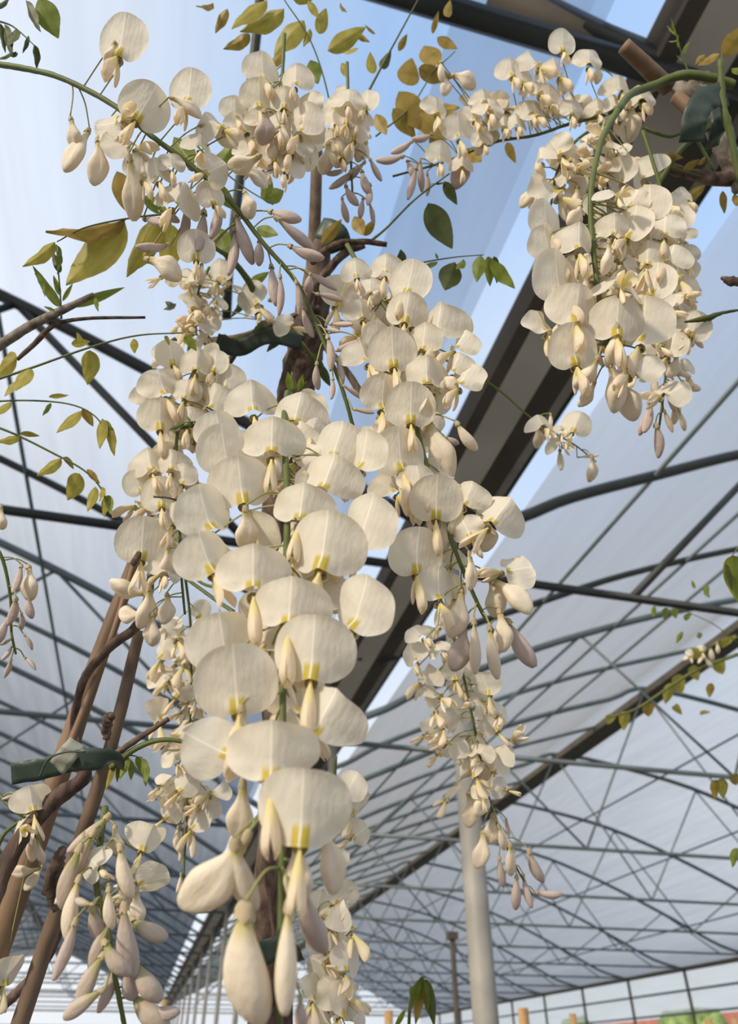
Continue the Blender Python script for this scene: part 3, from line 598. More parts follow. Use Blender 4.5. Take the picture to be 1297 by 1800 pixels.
# ------------------------------------------------------------------ clusters I, J top centre
cluster('compact round white cluster at the top, left of the central cane',
    [(500, 60, .52), (497, 120, .51), (495, 200, .50), (495, 260, .50), (500, 310, .50)], .0014,
    flowers=[(461, 125, 62), (519, 137, 62), (413, 195, 48, 0, 30), (455, 172, 64), (500, 175, 54), (540, 180, 50, 0, -30), (532, 217, 72), (490, 215, 60, 0, 10), (516, 252, 70), (460, 205, 50), (430, 220, 50), (443, 258, 52), (505, 292, 60), (480, 270, 54), (545, 240, 44, 0, -40), (460, 285, 46)],
    buds=[(468, 225, 52, 5, 1.4, 'm', 2, -.02), (497, 240, 46, 0, 1.2, 'c', 2, -.014), (478, 262, 44, 0, 1.3, 'c', 2, -.01)],
    fill=[(16, 490, 130, 495, 290, 55, 56)])
cluster('small white cluster at the top, right of the central cane',
    [(610, 110, .56), (612, 170, .55), (615, 240, .55), (618, 310, .55), (620, 350, .55)], .0013,
    flowers=[(612, 172, 62), (645, 182, 42, 0, -30), (590, 205, 46), (624, 232, 52), (570, 250, 50), (600, 265, 46), (632, 205, 44), (585, 240, 40), (610, 205, 50)],
    buds=[(603, 270, 50, 0, 1.3, 'c', 2), (575, 280, 50, -6, 1.2, 'c', 2), (635, 262, 40, 10, 1.2, 'c', 2), (600, 320, 46, -50, 1.1, 'm'), (615, 345, 44, 20, 1.1, 'm'), (640, 320, 44, 10, 1.1, 'm'), (650, 345, 50, 0, .9, 'm'), (625, 300, 40, -50, 1.1, 'm'), (660, 300, 40, 30, 1.1, 'm'), (590, 305, 36, -60, 1.1, 'm'), (605, 370, 40, 10, 1, 'm'), (635, 365, 36, -10, 1, 'm'), (655, 375, 34, 20, 1, 'm')],
    fill=[(8, 610, 170, 615, 260, 35, 44)])
cluster('cream cluster above the left group, behind the diagonal stem',
    [(368, 470, .61), (352, 500, .60), (345, 540, .60), (345, 590, .60)], .0013,
    flowers=[(335, 495, 44), (345, 537, 50), (362, 565, 46), (330, 565, 40), (320, 580, 36), (385, 480, 44), (440, 525, 58), (455, 545, 44), (410, 500, 40), (300, 480, 44), (375, 530, 40), (500, 568, 44), (350, 590, 40)],
    buds=[(345, 530, 40, 20, 1.3, 'c', 2), (380, 550, 36, 0, 1.2, 'c', 2)],
    fill=[(10, 350, 480, 350, 590, 35, 40)], tone='c', wild=True)
cluster('white cluster at the bottom edge, behind the lower tip of the largest one',
    [(590, 1330, .60), (585, 1450, .60), (580, 1560, .58), (580, 1680, .56), (575, 1800, .55)], .0013,
    flowers=[(615, 1385, 52, 20), (628, 1415, 44, 40), (630, 1465, 50, 60), (590, 1420, 44), (600, 1575, 50, 60), (615, 1613, 56, 50), (585, 1600, 50), (570, 1650, 52), (610, 1690, 64, 40), (560, 1690, 50), (590, 1735, 56), (612, 1762, 72, 60), (555, 1740, 50), (570, 1785, 60), (625, 1790, 56), (590, 1510, 46), (575, 1620, 44)],
    fill=[(10, 590, 1560, 580, 1790, 38, 46)], tone='c', wild=True)
# ------------------------------------------------------------------ lower left buds, left edge buds, right sprig
cluster('greenish white bud cluster at the lower left, one petal opening at its upper right',
    [(185, 1420, .36), (176, 1480, .34), (170, 1560, .325), (190, 1640, .31), (203, 1720, .30), (220, 1810, .30)], .0017, tone='g',
    flowers=[(258, 1476, 70, 25, 20, 0, 1), (262, 1548, 66, 95, 20, -20, 2), (170, 1520, 60, -60, 20, -40, 2)],
    buds=[(158, 1468, 80, -45, 1.06, 'g'), (140, 1505, 90, -30, 0.94, 'g'), (118, 1545, 110, -22, 0.89, 'g'), (135, 1540, 100, -20, 0.94, 'c'), (122, 1600, 100, -14, 0.89, 'c'), (118, 1670, 92, -14, 0.89, 'm'), (150, 1500, 60, 10, 1.06, 'c', 2), (215, 1535, 86, 6, 1.06, 'c', 0, -.02), (190, 1600, 66, 2, 1.00, 'c', 0, -.02), (220, 1590, 80, 6, 1.18, 'm'), (168, 1630, 80, 4, 1.18, 'm', 0),
        (145, 1588, 42, -85, 1.18, 'g', 0, -.02), (260, 1637, 70, 60, 1.30, 'g', 0), (220, 1660, 120, 4, 0.94, 'm'), (172, 1665, 84, -22, 0.94, 'g'), (200, 1690, 70, 34, 1.30, 'g', 0, -.02), (256, 1730, 76, 35, 1.42, 'g', 0), (155, 1722, 84, -32, 1.06, 'g'), (143, 1765, 76, -62, 1.06, 'g', 0, -.01), (193, 1738, 70, 0, 1.30, 'm'), (258, 1782, 80, 50, 1.42, 'g'), (288, 1782, 50, 80, 1.42, 'm'), (240, 1600, 60, 10, 1.18, 'c', 2), (205, 1480, 50, 10, 1.30, 'c', 2), (225, 1735, 60, 5, 1.30, 'm')])
cluster('spent white flower with narrow twisted petals at the lower left edge',
    [(-15, 1380, .44), (20, 1420, .43), (45, 1440, .43), (60, 1470, .43)], .0012,
    flowers=[(55, 1407, 62, -10, 30, 0, 1), (35, 1455, 52, -70, 30, -40, 3), (12, 1710, 50, 20, 50, 0, 2)],
    buds=[(58, 1485, 60, 10, .7, 'c', 2), (40, 1533, 60, -75, .7, 'c', 2), (60, 1545, 50, -30, .8, 'c', 2), (72, 1500, 40, 20, .8, 'c', 2), (15, 1402, 20, -60, 1.2, 'g')])
cluster('small hanging cluster of mauve buds at the left picture edge',
    [(-20, 940, .46), (5, 985, .46), (18, 1050, .46), (20, 1110, .46), (28, 1150, .46)], .0012,
    buds=[(52, 1025, 58, 12, 1.2, 'c', 2), (33, 1020, 50, 0, 1, 'm'), (26, 1075, 52, -14, 1.2, 'm'), (50, 1068, 38, 6, 1.3, 'm'), (40, 1092, 30, 0, 1.3, 'm'), (4, 1108, 44, -20, 1.1, 'm'), (52, 1128, 30, 35, 1.1, 'm'), (14, 1150, 28, -20, 1.2, 'm'), (16, 1175, 34, -20, 1.1, 'm'), (55, 1165, 30, 60, 1.1, 'm'), (8, 1130, 26, -60, 1.2, 'm'), (2, 912, 40, 0, 1.3, 'c', 2)])
cluster('small sprig of pale flowers alone on a thin stem in front of the gutter',
    [(846, 664, .62), (885, 692, .62), (930, 732, .62), (975, 762, .62), (1010, 782, .62), (1048, 812, .62)], .0010,
    flowers=[(950, 742, 52, -10, 10, -30, 4), (1012, 745, 52, 20, -20, 0, 0), (985, 755, 50, 10, 0, -50, 4), (980, 775, 46, -20, 10, -40, 1)],
    buds=[(948, 768, 38, 20, 1.2, 'c', 2), (985, 810, 36, 2, 1.3, 'c'), (1043, 825, 44, 12, 1.1, 'c', 2), (1035, 802, 34, 95, .6, 'c'), (968, 740, 24, 0, 1.2, 'c')], tone='c', yk=10)
cluster('tiny pale flower cluster far off on the vine at the right edge',
    [(1297, 1120, 1.6), (1250, 1135, 1.6), (1205, 1150, 1.6)], .002,
    flowers=[(1215, 1148, 18), (1235, 1140, 18)], buds=[(1250, 1150, 26, 5, 1.2, 'c'), (1232, 1158, 20, -20, 1.2, 'c'), (1262, 1140, 20, 10, 1.3, 'c'), (1210, 1155, 20, -80, 1.2, 'c'), (1245, 1165, 20, 20, 1.3, 'c')], tone='c')

# ================================================================== LEAVES
def leaf_geo(var):
    V = []; F = []; n, k = 14, 6; cup = [.18, .30, .45][var]; cv = [.10, -.12, .2][var]
    for i in range(n+1):
        t = i/n; wd = .235*(math.sin(PI*t**.82))**.85*(1-.25*t)+.004
        for j in range(-k, k+1):
            q = j/k; x = q*wd
            y = cup*abs(x)-cv*t*t+.05*cup*math.sin(t*14)*abs(q)-.008*math.cos(t*46-abs(q)*5)*(abs(q))*.6
            V.append((x, y, t+.05*abs(q)*.3))
    m_ = 2*k+1
    for i in range(n):
        for j in range(2*k): a = i*m_+j; F.append((a, a+1, a+m_+1, a+m_))
    return V, F
LEAF = {mn: [mesh_of('leaflet', *leaf_geo(v), M[mn]) for v in range(3)] for mn in ('leaf', 'leafb', 'leafd', 'leafg')}
def spray(label, stem, r, leaves, mn='leaf', group='wisteria leaf sprays', stem_mat='rachis', name='leaf_spray'):
    """leaves: (base x, base y, tip x, tip y[, width ratio, twist, material, ddepth])"""
    P = Upath(stem, 8); root = empty(name, P[0]); tag(root, label, 'leaf spray', group)
    V, F = tube_geo(P, [r, r*.5], 6); world_child('stem', V, F, M[stem_mat], root)
    for lf in leaves:
        lf = list(lf)+[None]*(8-len(lf)); bx, by, tx, ty, wr, tw, m_, dd = lf
        i = min(range(len(stem)), key=lambda k: math.hypot(stem[k][0]-bx, stem[k][1]-by)); d = stem[i][2]+(dd or 0)
        a, b = U(bx, by, d), U(tx, ty, d+random.uniform(-.01, .012)*(d/.5)); ln = (b-a).length; z = (b-a).normalized()
        y = (FWD-z*FWD.dot(z)).normalized(); x = y.cross(z)
        R = Matrix((x, y, z)).transposed() @ Matrix.Rotation(math.radians(random.uniform(-35, 35) if tw is None else tw), 3, 'Z')
        mw = Matrix.Translation(a) @ R.to_4x4() @ Matrix.Diagonal((ln*(wr or 1), ln, ln, 1))
        o = link_obj('leaflet', random.choice(LEAF[m_ or mn]), root); o.matrix_local = Matrix.Translation(-root.location) @ mw
    return root
spray('spray of five large yellow-olive leaflets at the left below the diagonal stem', [(300, 375, .50), (225, 384, .50), (150, 400, .49), (100, 425, .49)], .0008,
    [(220, 388, 123, 505, 1.05, 5), (283, 380, 212, 480, 1.1, 20), (222, 385, 92, 428, .8, 30, 'leafb'), (97, 425, 50, 472, .9, 10), (300, 385, 255, 455, 1, 10), (205, 300, 222, 372, 1.2, 10, 'leafb'), (100, 430, 108, 480, .6, 30, 'leafg'), (60, 480, 85, 520, .6, 30, 'leafg')])
spray('small sprig of budding green leaves where the grey twig forks at the left', [(108, 560, .50), (106, 520, .50), (102, 470, .50), (99, 430, .50)], .0008,
    [(107, 540, 60, 475, .5, 20, 'leafg'), (105, 520, 95, 485, .7, 10, 'leafg'), (110, 530, 128, 500, .5, 40, 'leafg'), (106, 480, 92, 440, .7, 20, 'leafd'), (125, 540, 218, 505, .4, 20, 'leafg'), (165, 520, 170, 545, .6, 10, 'leafg'), (98, 545, 75, 540, .6, 10, 'leafg')], 'leafg')
spray('upright spray of golden leaves at the top centre', [(590, 260, .62), (575, 160, .62), (545, 70, .62), (500, 0, .62), (480, -40, .62)], .0008,
    [(440, 60, 398, 90, 1.1, 0, 'leafb'), (500, 15, 430, 65, 1.1, 10), (470, 0, 405, 40, 1.1, 20), (535, 35, 480, 90, 1.3, 10), (575, 90, 640, 45, 1, 10), (545, 105, 560, 150, 1.5, 10, 'leafg'), (400, 15, 376, 55, 1.1, 10, 'leafb'), (560, 60, 575, 10, 1, 20), (515, 0, 560, -10, 1, 10), (500, 90, 470, 120, 1, 10, 'leafb'), (545, 50, 535, 85, 1, 10), (540, 0, 560, 30, .7, 10), (598, 5, 605, 22, .9, 10, 'leafb'), (600, 110, 610, 135, 1, 20), (375, 5, 345, 20, 1, 10, 'leafb')])
spray('leafy shoot at the top, its dark stem slanting right of the golden leaves', [(640, 175, .66), (680, 100, .66), (740, -10, .66)], .0012,
    [(655, 130, 650, 95, 1, 10), (670, 120, 685, 95, 1, 10, 'leafd'), (625, 60, 650, 75, .8, 20, 'leafb'), (630, 85, 600, 95, .8, 20), (660, 60, 640, 45, .8, 20, 'leafb')])
spray('spray of dark olive leaflets behind the top right mauve buds', [(660, 240, .72), (720, 190, .72), (760, 130, .72), (800, 90, .72)], .0009,
    [(768, 65, 803, 88, 1.2, 0, 'leafb'), (745, 80, 772, 120, 1.4, 0), (715, 150, 722, 108, 1.4, 10), (700, 160, 745, 225, 1.3, 10, 'leafb'), (735, 120, 790, 140, 1.2, 10, 'leafb'), (690, 190, 730, 240, 1.1, 10, 'leafb'), (760, 190, 810, 195, 1.1, 0, 'leafb'), (730, 195, 790, 240, 1.1, 10, 'leafb'), (660, 200, 680, 240, 1, 10), (700, 90, 715, 60, 1, 10), (760, 60, 770, 20, .7, 10), (785, 30, 790, 5, .7, 10), (820, 260, 850, 290, 1, 20), (890, 250, 905, 285, .9, 20, 'leafb'), (755, 240, 790, 275, 1, 20, 'leafb')], 'leafb')
spray('thin green stem with two dark leaflets hanging under the horizontal cluster', [(650, 425, .60), (680, 400, .60), (730, 350, .60), (790, 305, .60)], .0012,
    [(752, 356, 793, 438, 1.2, 0, 'leafd'), (780, 318, 803, 358, 1, 10, 'leafd'), (640, 415, 660, 385, 1, 10, 'leafb'), (565, 430, 600, 385, .9, 10, 'leafb'), (622, 380, 640, 415, 1.3, 10, 'leafb'), (790, 320, 755, 320, .4, 40, 'leafd')], 'leafd')
spray('drooping green leaf spray right of centre above the gutter', [(690, 475, .58), (740, 462, .58), (800, 452, .58), (850, 448, .58)], .0008,
    [(708, 465, 705, 440, 1.5, 10, 'leafd'), (770, 460, 735, 475, .8, 30), (815, 455, 803, 480, .9, 20), (800, 460, 780, 515, 1.5, 0, 'leafd'), (845, 448, 838, 490, 1, 10), (858, 450, 862, 500, .9, 20), (862, 455, 902, 510, .9, 0), (868, 450, 875, 495, .7, 30, 'leafd'), (770, 455, 765, 445, 1, 0)], 'leafg')
spray('long arching leaf spray at the left, the highest of three', [(-20, 672, .50), (60, 645, .50), (160, 610, .50), (240, 590, .50), (320, 585, .50)], .0010,
    [(30, 627, -8, 645, 1.4, 10), (28, 630, -15, 665, 1.2, 10, 'leaf'), (52, 645, 30, 690, 1.3, 10), (28, 670, 10, 698, 1.2, 20), (158, 615, 158, 673, 1.3, 0), (125, 605, 160, 600, 1, 20), (145, 605, 135, 585, 1, 20), (235, 595, 235, 620, 1.4, 10), (290, 590, 298, 605, 1, 10), (325, 590, 345, 615, 1, 10, 'leafg')])
spray('arching leaf spray at the left, the middle of three', [(-20, 706, .50), (50, 704, .50), (120, 710, .50), (165, 730, .50), (195, 770, .50)], .0008,
    [(20, 706, -12, 735, 1, 20), (85, 698, 120, 697, .7, 40), (90, 708, 72, 730, .9, 20, 'leafg'), (142, 722, 102, 764, 1, 20), (145, 718, 163, 752, 1, 0, 'leafb'), (180, 735, 178, 790, .9, 10), (190, 745, 196, 800, .8, 20), (185, 738, 198, 780, .8, 30, 'leafg')])
spray('arching leaf spray at the left, the lowest of three', [(-20, 745, .50), (30, 765, .50), (90, 795, .50), (145, 825, .50), (175, 855, .50), (190, 890, .50)], .0009,
    [(35, 766, -5, 782, 1.1, 20), (35, 762, 70, 765, .8, 30, 'leafb'), (108, 805, 68, 840, 1, 10), (112, 803, 130, 822, 1, 10, 'leafb'), (140, 832, 122, 877, 1.3, 0), (168, 855, 156, 900, 1, 10), (178, 855, 180, 885, .9, 20), (185, 870, 180, 908, 1, 20), (188, 870, 198, 905, 1, 20, 'leafg'), (152, 825, 172, 850, .9, 20, 'leafb')])
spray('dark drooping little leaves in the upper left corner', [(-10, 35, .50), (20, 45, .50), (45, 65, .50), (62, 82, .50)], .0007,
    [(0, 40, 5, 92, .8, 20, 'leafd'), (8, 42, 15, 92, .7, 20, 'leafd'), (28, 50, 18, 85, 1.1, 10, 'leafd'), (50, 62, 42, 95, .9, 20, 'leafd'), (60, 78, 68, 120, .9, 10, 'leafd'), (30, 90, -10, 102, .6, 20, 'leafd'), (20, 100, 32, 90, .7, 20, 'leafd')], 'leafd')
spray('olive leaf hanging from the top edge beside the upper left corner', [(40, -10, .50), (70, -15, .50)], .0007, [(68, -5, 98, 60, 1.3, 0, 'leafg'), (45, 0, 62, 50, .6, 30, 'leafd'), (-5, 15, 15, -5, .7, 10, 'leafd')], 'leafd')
spray('bright green leaflets behind the diagonal stem near the pale keels', [(340, 250, .56), (380, 290, .56), (430, 330, .56), (480, 360, .56)], .0008,
    [(305, 240, 345, 300, 1.1, 0, 'leafg'), (375, 300, 420, 250, 1, 0, 'leafg'), (370, 320, 415, 370, 1, 10, 'leafg'), (460, 350, 500, 330, 1.5, 0, 'leafg'), (465, 345, 475, 310, 1.4, 0, 'leafg'), (250, 345, 300, 380, 1, 10, 'leafg'), (380, 400, 400, 440, 1.3, 0, 'leafg'), (450, 400, 490, 415, 1.1, 0, 'leafg'), (305, 395, 290, 480, 1.2, 0, 'leaf'), (250, 262, 285, 255, .9, 0, 'leafg')], 'leafg')
spray('olive leaves at the right edge above the upper knot of vines', [(1265, 150, .58), (1268, 105, .58), (1280, 60, .58)], .0012,
    [(1270, 100, 1310, 45, 1.4, 0, 'leafb'), (1265, 95, 1225, 112, 1, 10), (1285, 120, 1310, 130, 1, 10, 'leafg'), (1240, 95, 1225, 108, .8, 10)], 'leafb')
spray('brownish leaf shoots below the knot of vines at the right', [(1150, 285, .60), (1200, 300, .60), (1245, 315, .60)], .0013,
    [(1150, 285, 1195, 290, .7, 20, 'leafb'), (1200, 300, 1230, 280, 1, 10), (1165, 270, 1200, 280, .9, 10, 'leafb'), (1240, 325, 1190, 360, .8, 10, 'leafb'), (1270, 335, 1275, 375, .8, 10), (1290, 340, 1310, 370, .9, 10, 'leafb'), (1180, 295, 1150, 300, .6, 0, 'leafb'), (1225, 290, 1245, 275, .8, 0)], 'leafb')
spray('budding pale shoot rising at the top right before the steel plate', [(1215, 140, .60), (1200, 100, .60), (1188, 60, .60)], .0008,
    [(1190, 65, 1183, 30, .4, 20, 'leafg'), (1188, 62, 1174, 42, .5, 20, 'leafg'), (1192, 70, 1175, 75, .5, 10, 'leafg'), (1195, 85, 1188, 60, .6, 10, 'leafg'), (1200, 95, 1210, 75, .5, 10, 'leafg'), (1205, 110, 1190, 95, .5, 10, 'leafd')], 'leafg')
spray('tight bundle of drooping young leaves at the bottom, right of the flowers', [(718, 1815, .60), (722, 1760, .60), (738, 1722, .60), (748, 1718, .60)], .0014,
    [(738, 1720, 718, 1780, .6, 20, 'leafg'), (742, 1720, 732, 1790, .6, 10, 'leafb'), (745, 1722, 750, 1785, .6, 20, 'leafg'), (748, 1720, 764, 1800, .6, 10, 'leafd'), (735, 1735, 720, 1760, .9, 10, 'leafg'), (742, 1718, 738, 1760, .7, 20), (712, 1775, 690, 1815, .5, 20, 'leafg')], 'leafg')
spray('small drooping leaves under the green arched twig at the lower left', [(200, 1340, .42), (225, 1328, .42), (250, 1332, .42)], .0006,
    [(200, 1340, 188, 1388, .6, 10, 'leaf'), (205, 1338, 200, 1380, .5, 20, 'leafg'), (225, 1330, 212, 1370, .9, 10, 'leafg'), (228, 1335, 232, 1368, .7, 10), (240, 1330, 250, 1370, .7, 10, 'leafg'), (248, 1332, 262, 1382, .8, 10, 'leafg')], 'leafg')
spray('single leaf folded in two at the right edge beside the roof tubes', [(1320, 320, .60), (1345, 600, .58), (1335, 900, .55), (1297, 962, .55), (1288, 975, .55)], .0008, [(1287, 975, 1300, 1060, .9, 15, 'leafg'), (1275, 990, 1285, 1040, .5, 40, 'leafd')], 'leafg')
spray('small leaf pair hanging at the right edge, lower than the folded leaf', [(1310, 1360, .8), (1275, 1368, .8), (1255, 1375, .8)], .0008, [(1258, 1370, 1255, 1402, 1, 10, 'leafb'), (1268, 1368, 1270, 1400, 1, 20), (1290, 1360, 1297, 1385, 1, 10, 'leafb'), (1297, 1490, 1283, 1525, .9, 10, 'leafg')])
spray('faint far leaf sprig against the roof film at the right', [(1297, 1130, 1.2), (1250, 1095, 1.2), (1190, 1070, 1.2), (1150, 1065, 1.2)], .001,
    [(1150, 1065, 1148, 1085, 1, 10, 'leafg'), (1170, 1068, 1168, 1088, 1, 10, 'leafg'), (1185, 1070, 1187, 1085, 1, 10, 'leafg'), (1210, 1078, 1208, 1095, 1, 10), (1222, 1035, 1215, 1020, 1, 10), (1245, 1050, 1240, 1030, 1, 10), (1200, 1110, 1190, 1130, .8, 10, 'leafg'), (1235, 1115, 1222, 1120, .8, 10)], 'leafg')
spray('blurred leafy vine tip crossing the far ridge at the right', [(1297, 1150, 1.6), (1230, 1175, 1.6), (1180, 1205, 1.6), (1120, 1245, 1.6), (1070, 1262, 1.6)], .004,
    [(1180, 1200, 1170, 1240, 1, 10), (1190, 1185, 1200, 1225, 1, 10), (1140, 1235, 1142, 1265, 1, 10, 'leafb'), (1100, 1250, 1095, 1280, 1.2, 10), (1075, 1255, 1070, 1278, 1, 10), (1250, 1200, 1246, 1225, 1.2, 10, 'leafb'), (1185, 1240, 1195, 1252, 1, 10), (1230, 1255, 1245, 1250, .8, 10), (1215, 1170, 1230, 1200, 1, 10), (1260, 1160, 1275, 1190, 1, 10), (1240, 1160, 1220, 1140, 1, 10), (1270, 1140, 1290, 1110, 1.2, 10)])
spray('small dark green leaf sprig resting among the cream flowers at the left', [(355, 742, .44), (330, 742, .44), (305, 752, .44)], .0006, [(350, 742, 330, 752, .6, 10, 'leafd'), (340, 742, 318, 755, .6, 10, 'leafd'), (345, 745, 345, 765, .7, 20, 'leafg'), (325, 742, 300, 756, .6, 10, 'leafd'), (335, 742, 328, 732, .6, 20, 'leafd')], 'leafd')
spray('tuft of curled green leaves above the largest cluster', [(515, 705, .40), (512, 680, .40), (515, 655, .40)], .0009, [(512, 690, 505, 652, .8, 10, 'leafg'), (518, 690, 512, 655, .6, 20, 'leafd'), (525, 690, 532, 658, .8, 10, 'leafg'), (520, 692, 540, 670, .6, 10, 'leafd')], 'leafg')

# ================================================================== WOOD, CANES, TIES
def wood(name, label, cat, P, R, m, sides=12, wob=.08, n=6, group=None):
    W = Upath(P, n); V, F = tube_geo(W, R, sides, wob); o = W[0]
    ob = obj(name, [v-o for v in V], F, m); ob.location = o; return tag(ob, label, cat, group)
def px_r(px, d): return px*d/FPX/2
wood('woody_vine', 'dark twisting vine trunk rising behind the largest cluster in the middle', 'vine', [(468, 1830, .60), (478, 1600, .60), (490, 1350, .62), (478, 1100, .64), (480, 930, .66), (505, 760, .68), (530, 640, .68), (548, 560, .68), (560, 470, .69), (575, 400, .70)], [px_r(74, .6), px_r(66, .6), px_r(50, .62), px_r(46, .64), px_r(46, .66), px_r(60, .68), px_r(66, .68), px_r(44, .68), px_r(26, .7)], M['bark'], 14, .14)
wood('vine_branch', 'thinner vine wound round the dark middle trunk', 'vine', [(505, 1830, .56), (492, 1650, .57), (470, 1450, .58), (500, 1250, .60), (475, 1050, .62), (500, 850, .64), (500, 680, .64), (530, 590, .64), (545, 520, .66), (600, 450, .66), (640, 430, .66)], [px_r(26, .6), px_r(24, .6), px_r(18, .62), px_r(14, .65)], M['bark'], 8, .12)
wood('bamboo_cane', 'upright central bamboo cane topping out between the two top clusters', 'cane', [(470, 1800, .74), (500, 1100, .74), (545, 520, .74), (553, 400, .74), (557, 265, .74)], [px_r(26, .74), px_r(20, .74)], M['cane'], 10, .02)
wood('vine_branch', 'green arched twig crossing from the ties to the largest cluster', 'twig', [(195, 1350, .42), (240, 1315, .42), (290, 1300, .42), (350, 1310, .42)], [px_r(12, .42), px_r(6, .42)], M['rachis'], 8, .05)
wood('vine_branch', 'short dark knobbly twig above the green arched twig', 'twig', [(205, 1325, .42), (240, 1300, .42), (270, 1280, .42), (296, 1264, .42)], [px_r(12, .42), px_r(9, .42)], M['bark'], 8, .15)
wood('vine_branch', 'green forked stem entering the largest cluster from the left', 'twig', [(318, 1010, .46), (345, 1030, .44), (380, 1055, .42), (410, 1075, .40)], [px_r(6, .44), px_r(7, .44)], M['rachis'], 8, .05)
wood('vine_branch', 'upper green stem reaching right from the left cream cluster', 'twig', [(325, 1000, .46), (355, 1025, .44), (385, 1035, .42), (412, 1052, .40)], [px_r(5, .44), px_r(6, .44)], M['rachis'], 8, .05)
# tangle behind at centre
for k, (P_, lab) in enumerate((([(360, 600, .70), (430, 590, .68), (500, 560, .68), (560, 540, .66)], 'dark branch crossing behind the middle buds'),
        ([(400, 640, .66), (430, 600, .66), (475, 590, .66), (520, 610, .66)], 'brown branch left of the middle trunk'),
        ([(455, 560, .62), (440, 500, .60), (400, 450, .58), (370, 430, .56)], 'green branch with swollen node left of the mauve buds'),
        ([(640, 700, .60), (600, 640, .64), (560, 600, .66)], 'short branch right of the middle trunk'),
        ([(548, 460, .62), (590, 430, .60), (640, 425, .60), (680, 430, .60)], 'curved dark twig above the right of centre cluster'),
        ([(250, 915, .50), (275, 918, .52), (235, 990, .46)], 'dark bent twig left of the cream cluster'))):
    wood('vine_branch', lab, 'twig', P_, [px_r(13, .64), px_r(9, .62)], M['bark' if k != 2 else 'rachis'], 8, .12)
wood('vine_branch', 'thin dark tendril standing out from the left cream cluster', 'twig', [(270, 873, .44), (300, 876, .44), (330, 888, .45)], [px_r(4, .44), px_r(4, .44)], M['bark'], 6, .05)
wood('vine_branch', 'grey twig slanting up from the left edge to a fork', 'twig', [(-20, 620, .52), (50, 575, .51), (110, 545, .50), (165, 518, .50)], [px_r(18, .51), px_r(16, .51), px_r(9, .51)], M['barkg'], 10, .06)
wood('vine_branch', 'dark thin twig curving from under the grey fork to the right', 'twig', [(30, 632, .51), (60, 605, .51), (95, 572, .505), (150, 560, .50), (255, 558, .50)], [px_r(7, .51), px_r(10, .51), px_r(7, .5), px_r(5, .5)], M['bark'], 8, .08)
# left canes
wood('bamboo_cane', 'thickest tan bamboo cane leaning right at the lower left', 'cane', [(-40, 1760, .42), (90, 1400, .47), (165, 1180, .51), (238, 985, .55)], [px_r(52, .42), px_r(40, .47), px_r(32, .51), px_r(24, .55)], M['bamboo'], 14, .02, group='canes at the lower left')
wood('bamboo_cane', 'slimmer bamboo cane right of the thick one at the lower left', 'cane', [(22, 1840, .42), (110, 1570, .45), (195, 1310, .48), (245, 1110, .51)], [px_r(32, .42), px_r(26, .46), px_r(20, .5)], M['cane'], 12, .03, group='canes at the lower left')
wood('bamboo_cane', 'split pale cane lying along the left flank of the thick one', 'cane', [(115, 1330, .455), (150, 1240, .475), (200, 1110, .50), (235, 990, .53)], [px_r(14, .47), px_r(10, .5)], M['bamboo'], 8, .03, group='canes at the lower left')
wood('vine_branch', 'brown vine winding round the lower left canes', 'vine', [(-20, 1600, .40), (20, 1500, .42), (90, 1410, .43), (150, 1360, .44), (130, 1290, .48), (145, 1200, .48), (190, 1140, .475), (240, 1100, .49), (262, 1040, .52), (270, 960, .54)], [px_r(34, .4), px_r(30, .43), px_r(14, .47), px_r(18, .48), px_r(14, .5)], M['bark'], 10, .12)
wood('vine_branch', 'dark dead stem crossing at the lower left corner', 'vine', [(-20, 1790, .5), (30, 1745, .5), (80, 1690, .5), (120, 1600, .5)], [px_r(18, .5), px_r(14, .5)], M['bark'], 8, .15)
wood('vine_branch', 'stub with dry bud scales on the slimmer left cane', 'twig', [(188, 1300, .46), (187, 1280, .46), (190, 1262, .46), (200, 1258, .46)], [px_r(12, .46), px_r(20, .46), px_r(12, .46)], M['bark'], 8, .3)
wood('vine_branch', 'shaggy dry husk on the slim cane beside the lower left buds', 'twig', [(100, 1600, .42), (90, 1560, .42), (100, 1520, .42), (110, 1490, .42)], [px_r(12, .42), px_r(30, .42), px_r(24, .42), px_r(12, .42)], M['bark'], 9, .35)
wood('vine_branch', 'green stalk of the flower at the lower left edge', 'twig', [(-20, 1540, .43), (5, 1470, .43), (40, 1440, .43)], [px_r(7, .43), px_r(6, .43)], M['rachis'], 8, .05)
def ribbon(label, P, wpx, m, name='tie_tape', fold=.0):
    W = Upath(P, 6); V = []; F = []; o = W[0]; n = len(W)
    for i, p in enumerate(W):
        t = (W[min(i+1, n-1)]-W[max(i-1, 0)]).normalized(); sd_ = t.cross(FWD).normalized(); h = px_r(wpx, P[0][2])
        for q in (-1, -.5, 0, .5, 1): V.append(p+sd_*h*q+FWD*(.0008*math.sin(i*1.3+q*2))-o)
    for i in range(n-1):
        for j in range(4): a = i*5+j; F.append((a, a+1, a+6, a+5))
    ob = obj(name, V, F, m); ob.location = o
    md = ob.modifiers.new('thickness', 'SOLIDIFY'); md.thickness = .0004
    return tag(ob, label, 'tie')
ribbon('dark green tape tying the lower left canes, its loose end to the left', [(20, 1360, .40), (70, 1352, .40), (115, 1340, .40), (150, 1335, .39), (200, 1335, .40), (200, 1350, .44)], 38, M['tape'])
ribbon('pale twisted piece of tape on the lower left canes', [(100, 1350, .395), (120, 1325, .39), (138, 1305, .395)], 34, M['tapel'])
wood('tie_wire', 'thin dark wire looped over the lower left ties', 'wire', [(70, 1365, .385), (85, 1335, .385), (115, 1322, .385), (150, 1322, .385)], [px_r(4, .38), px_r(4, .38)], M['tape'], 6, 0)
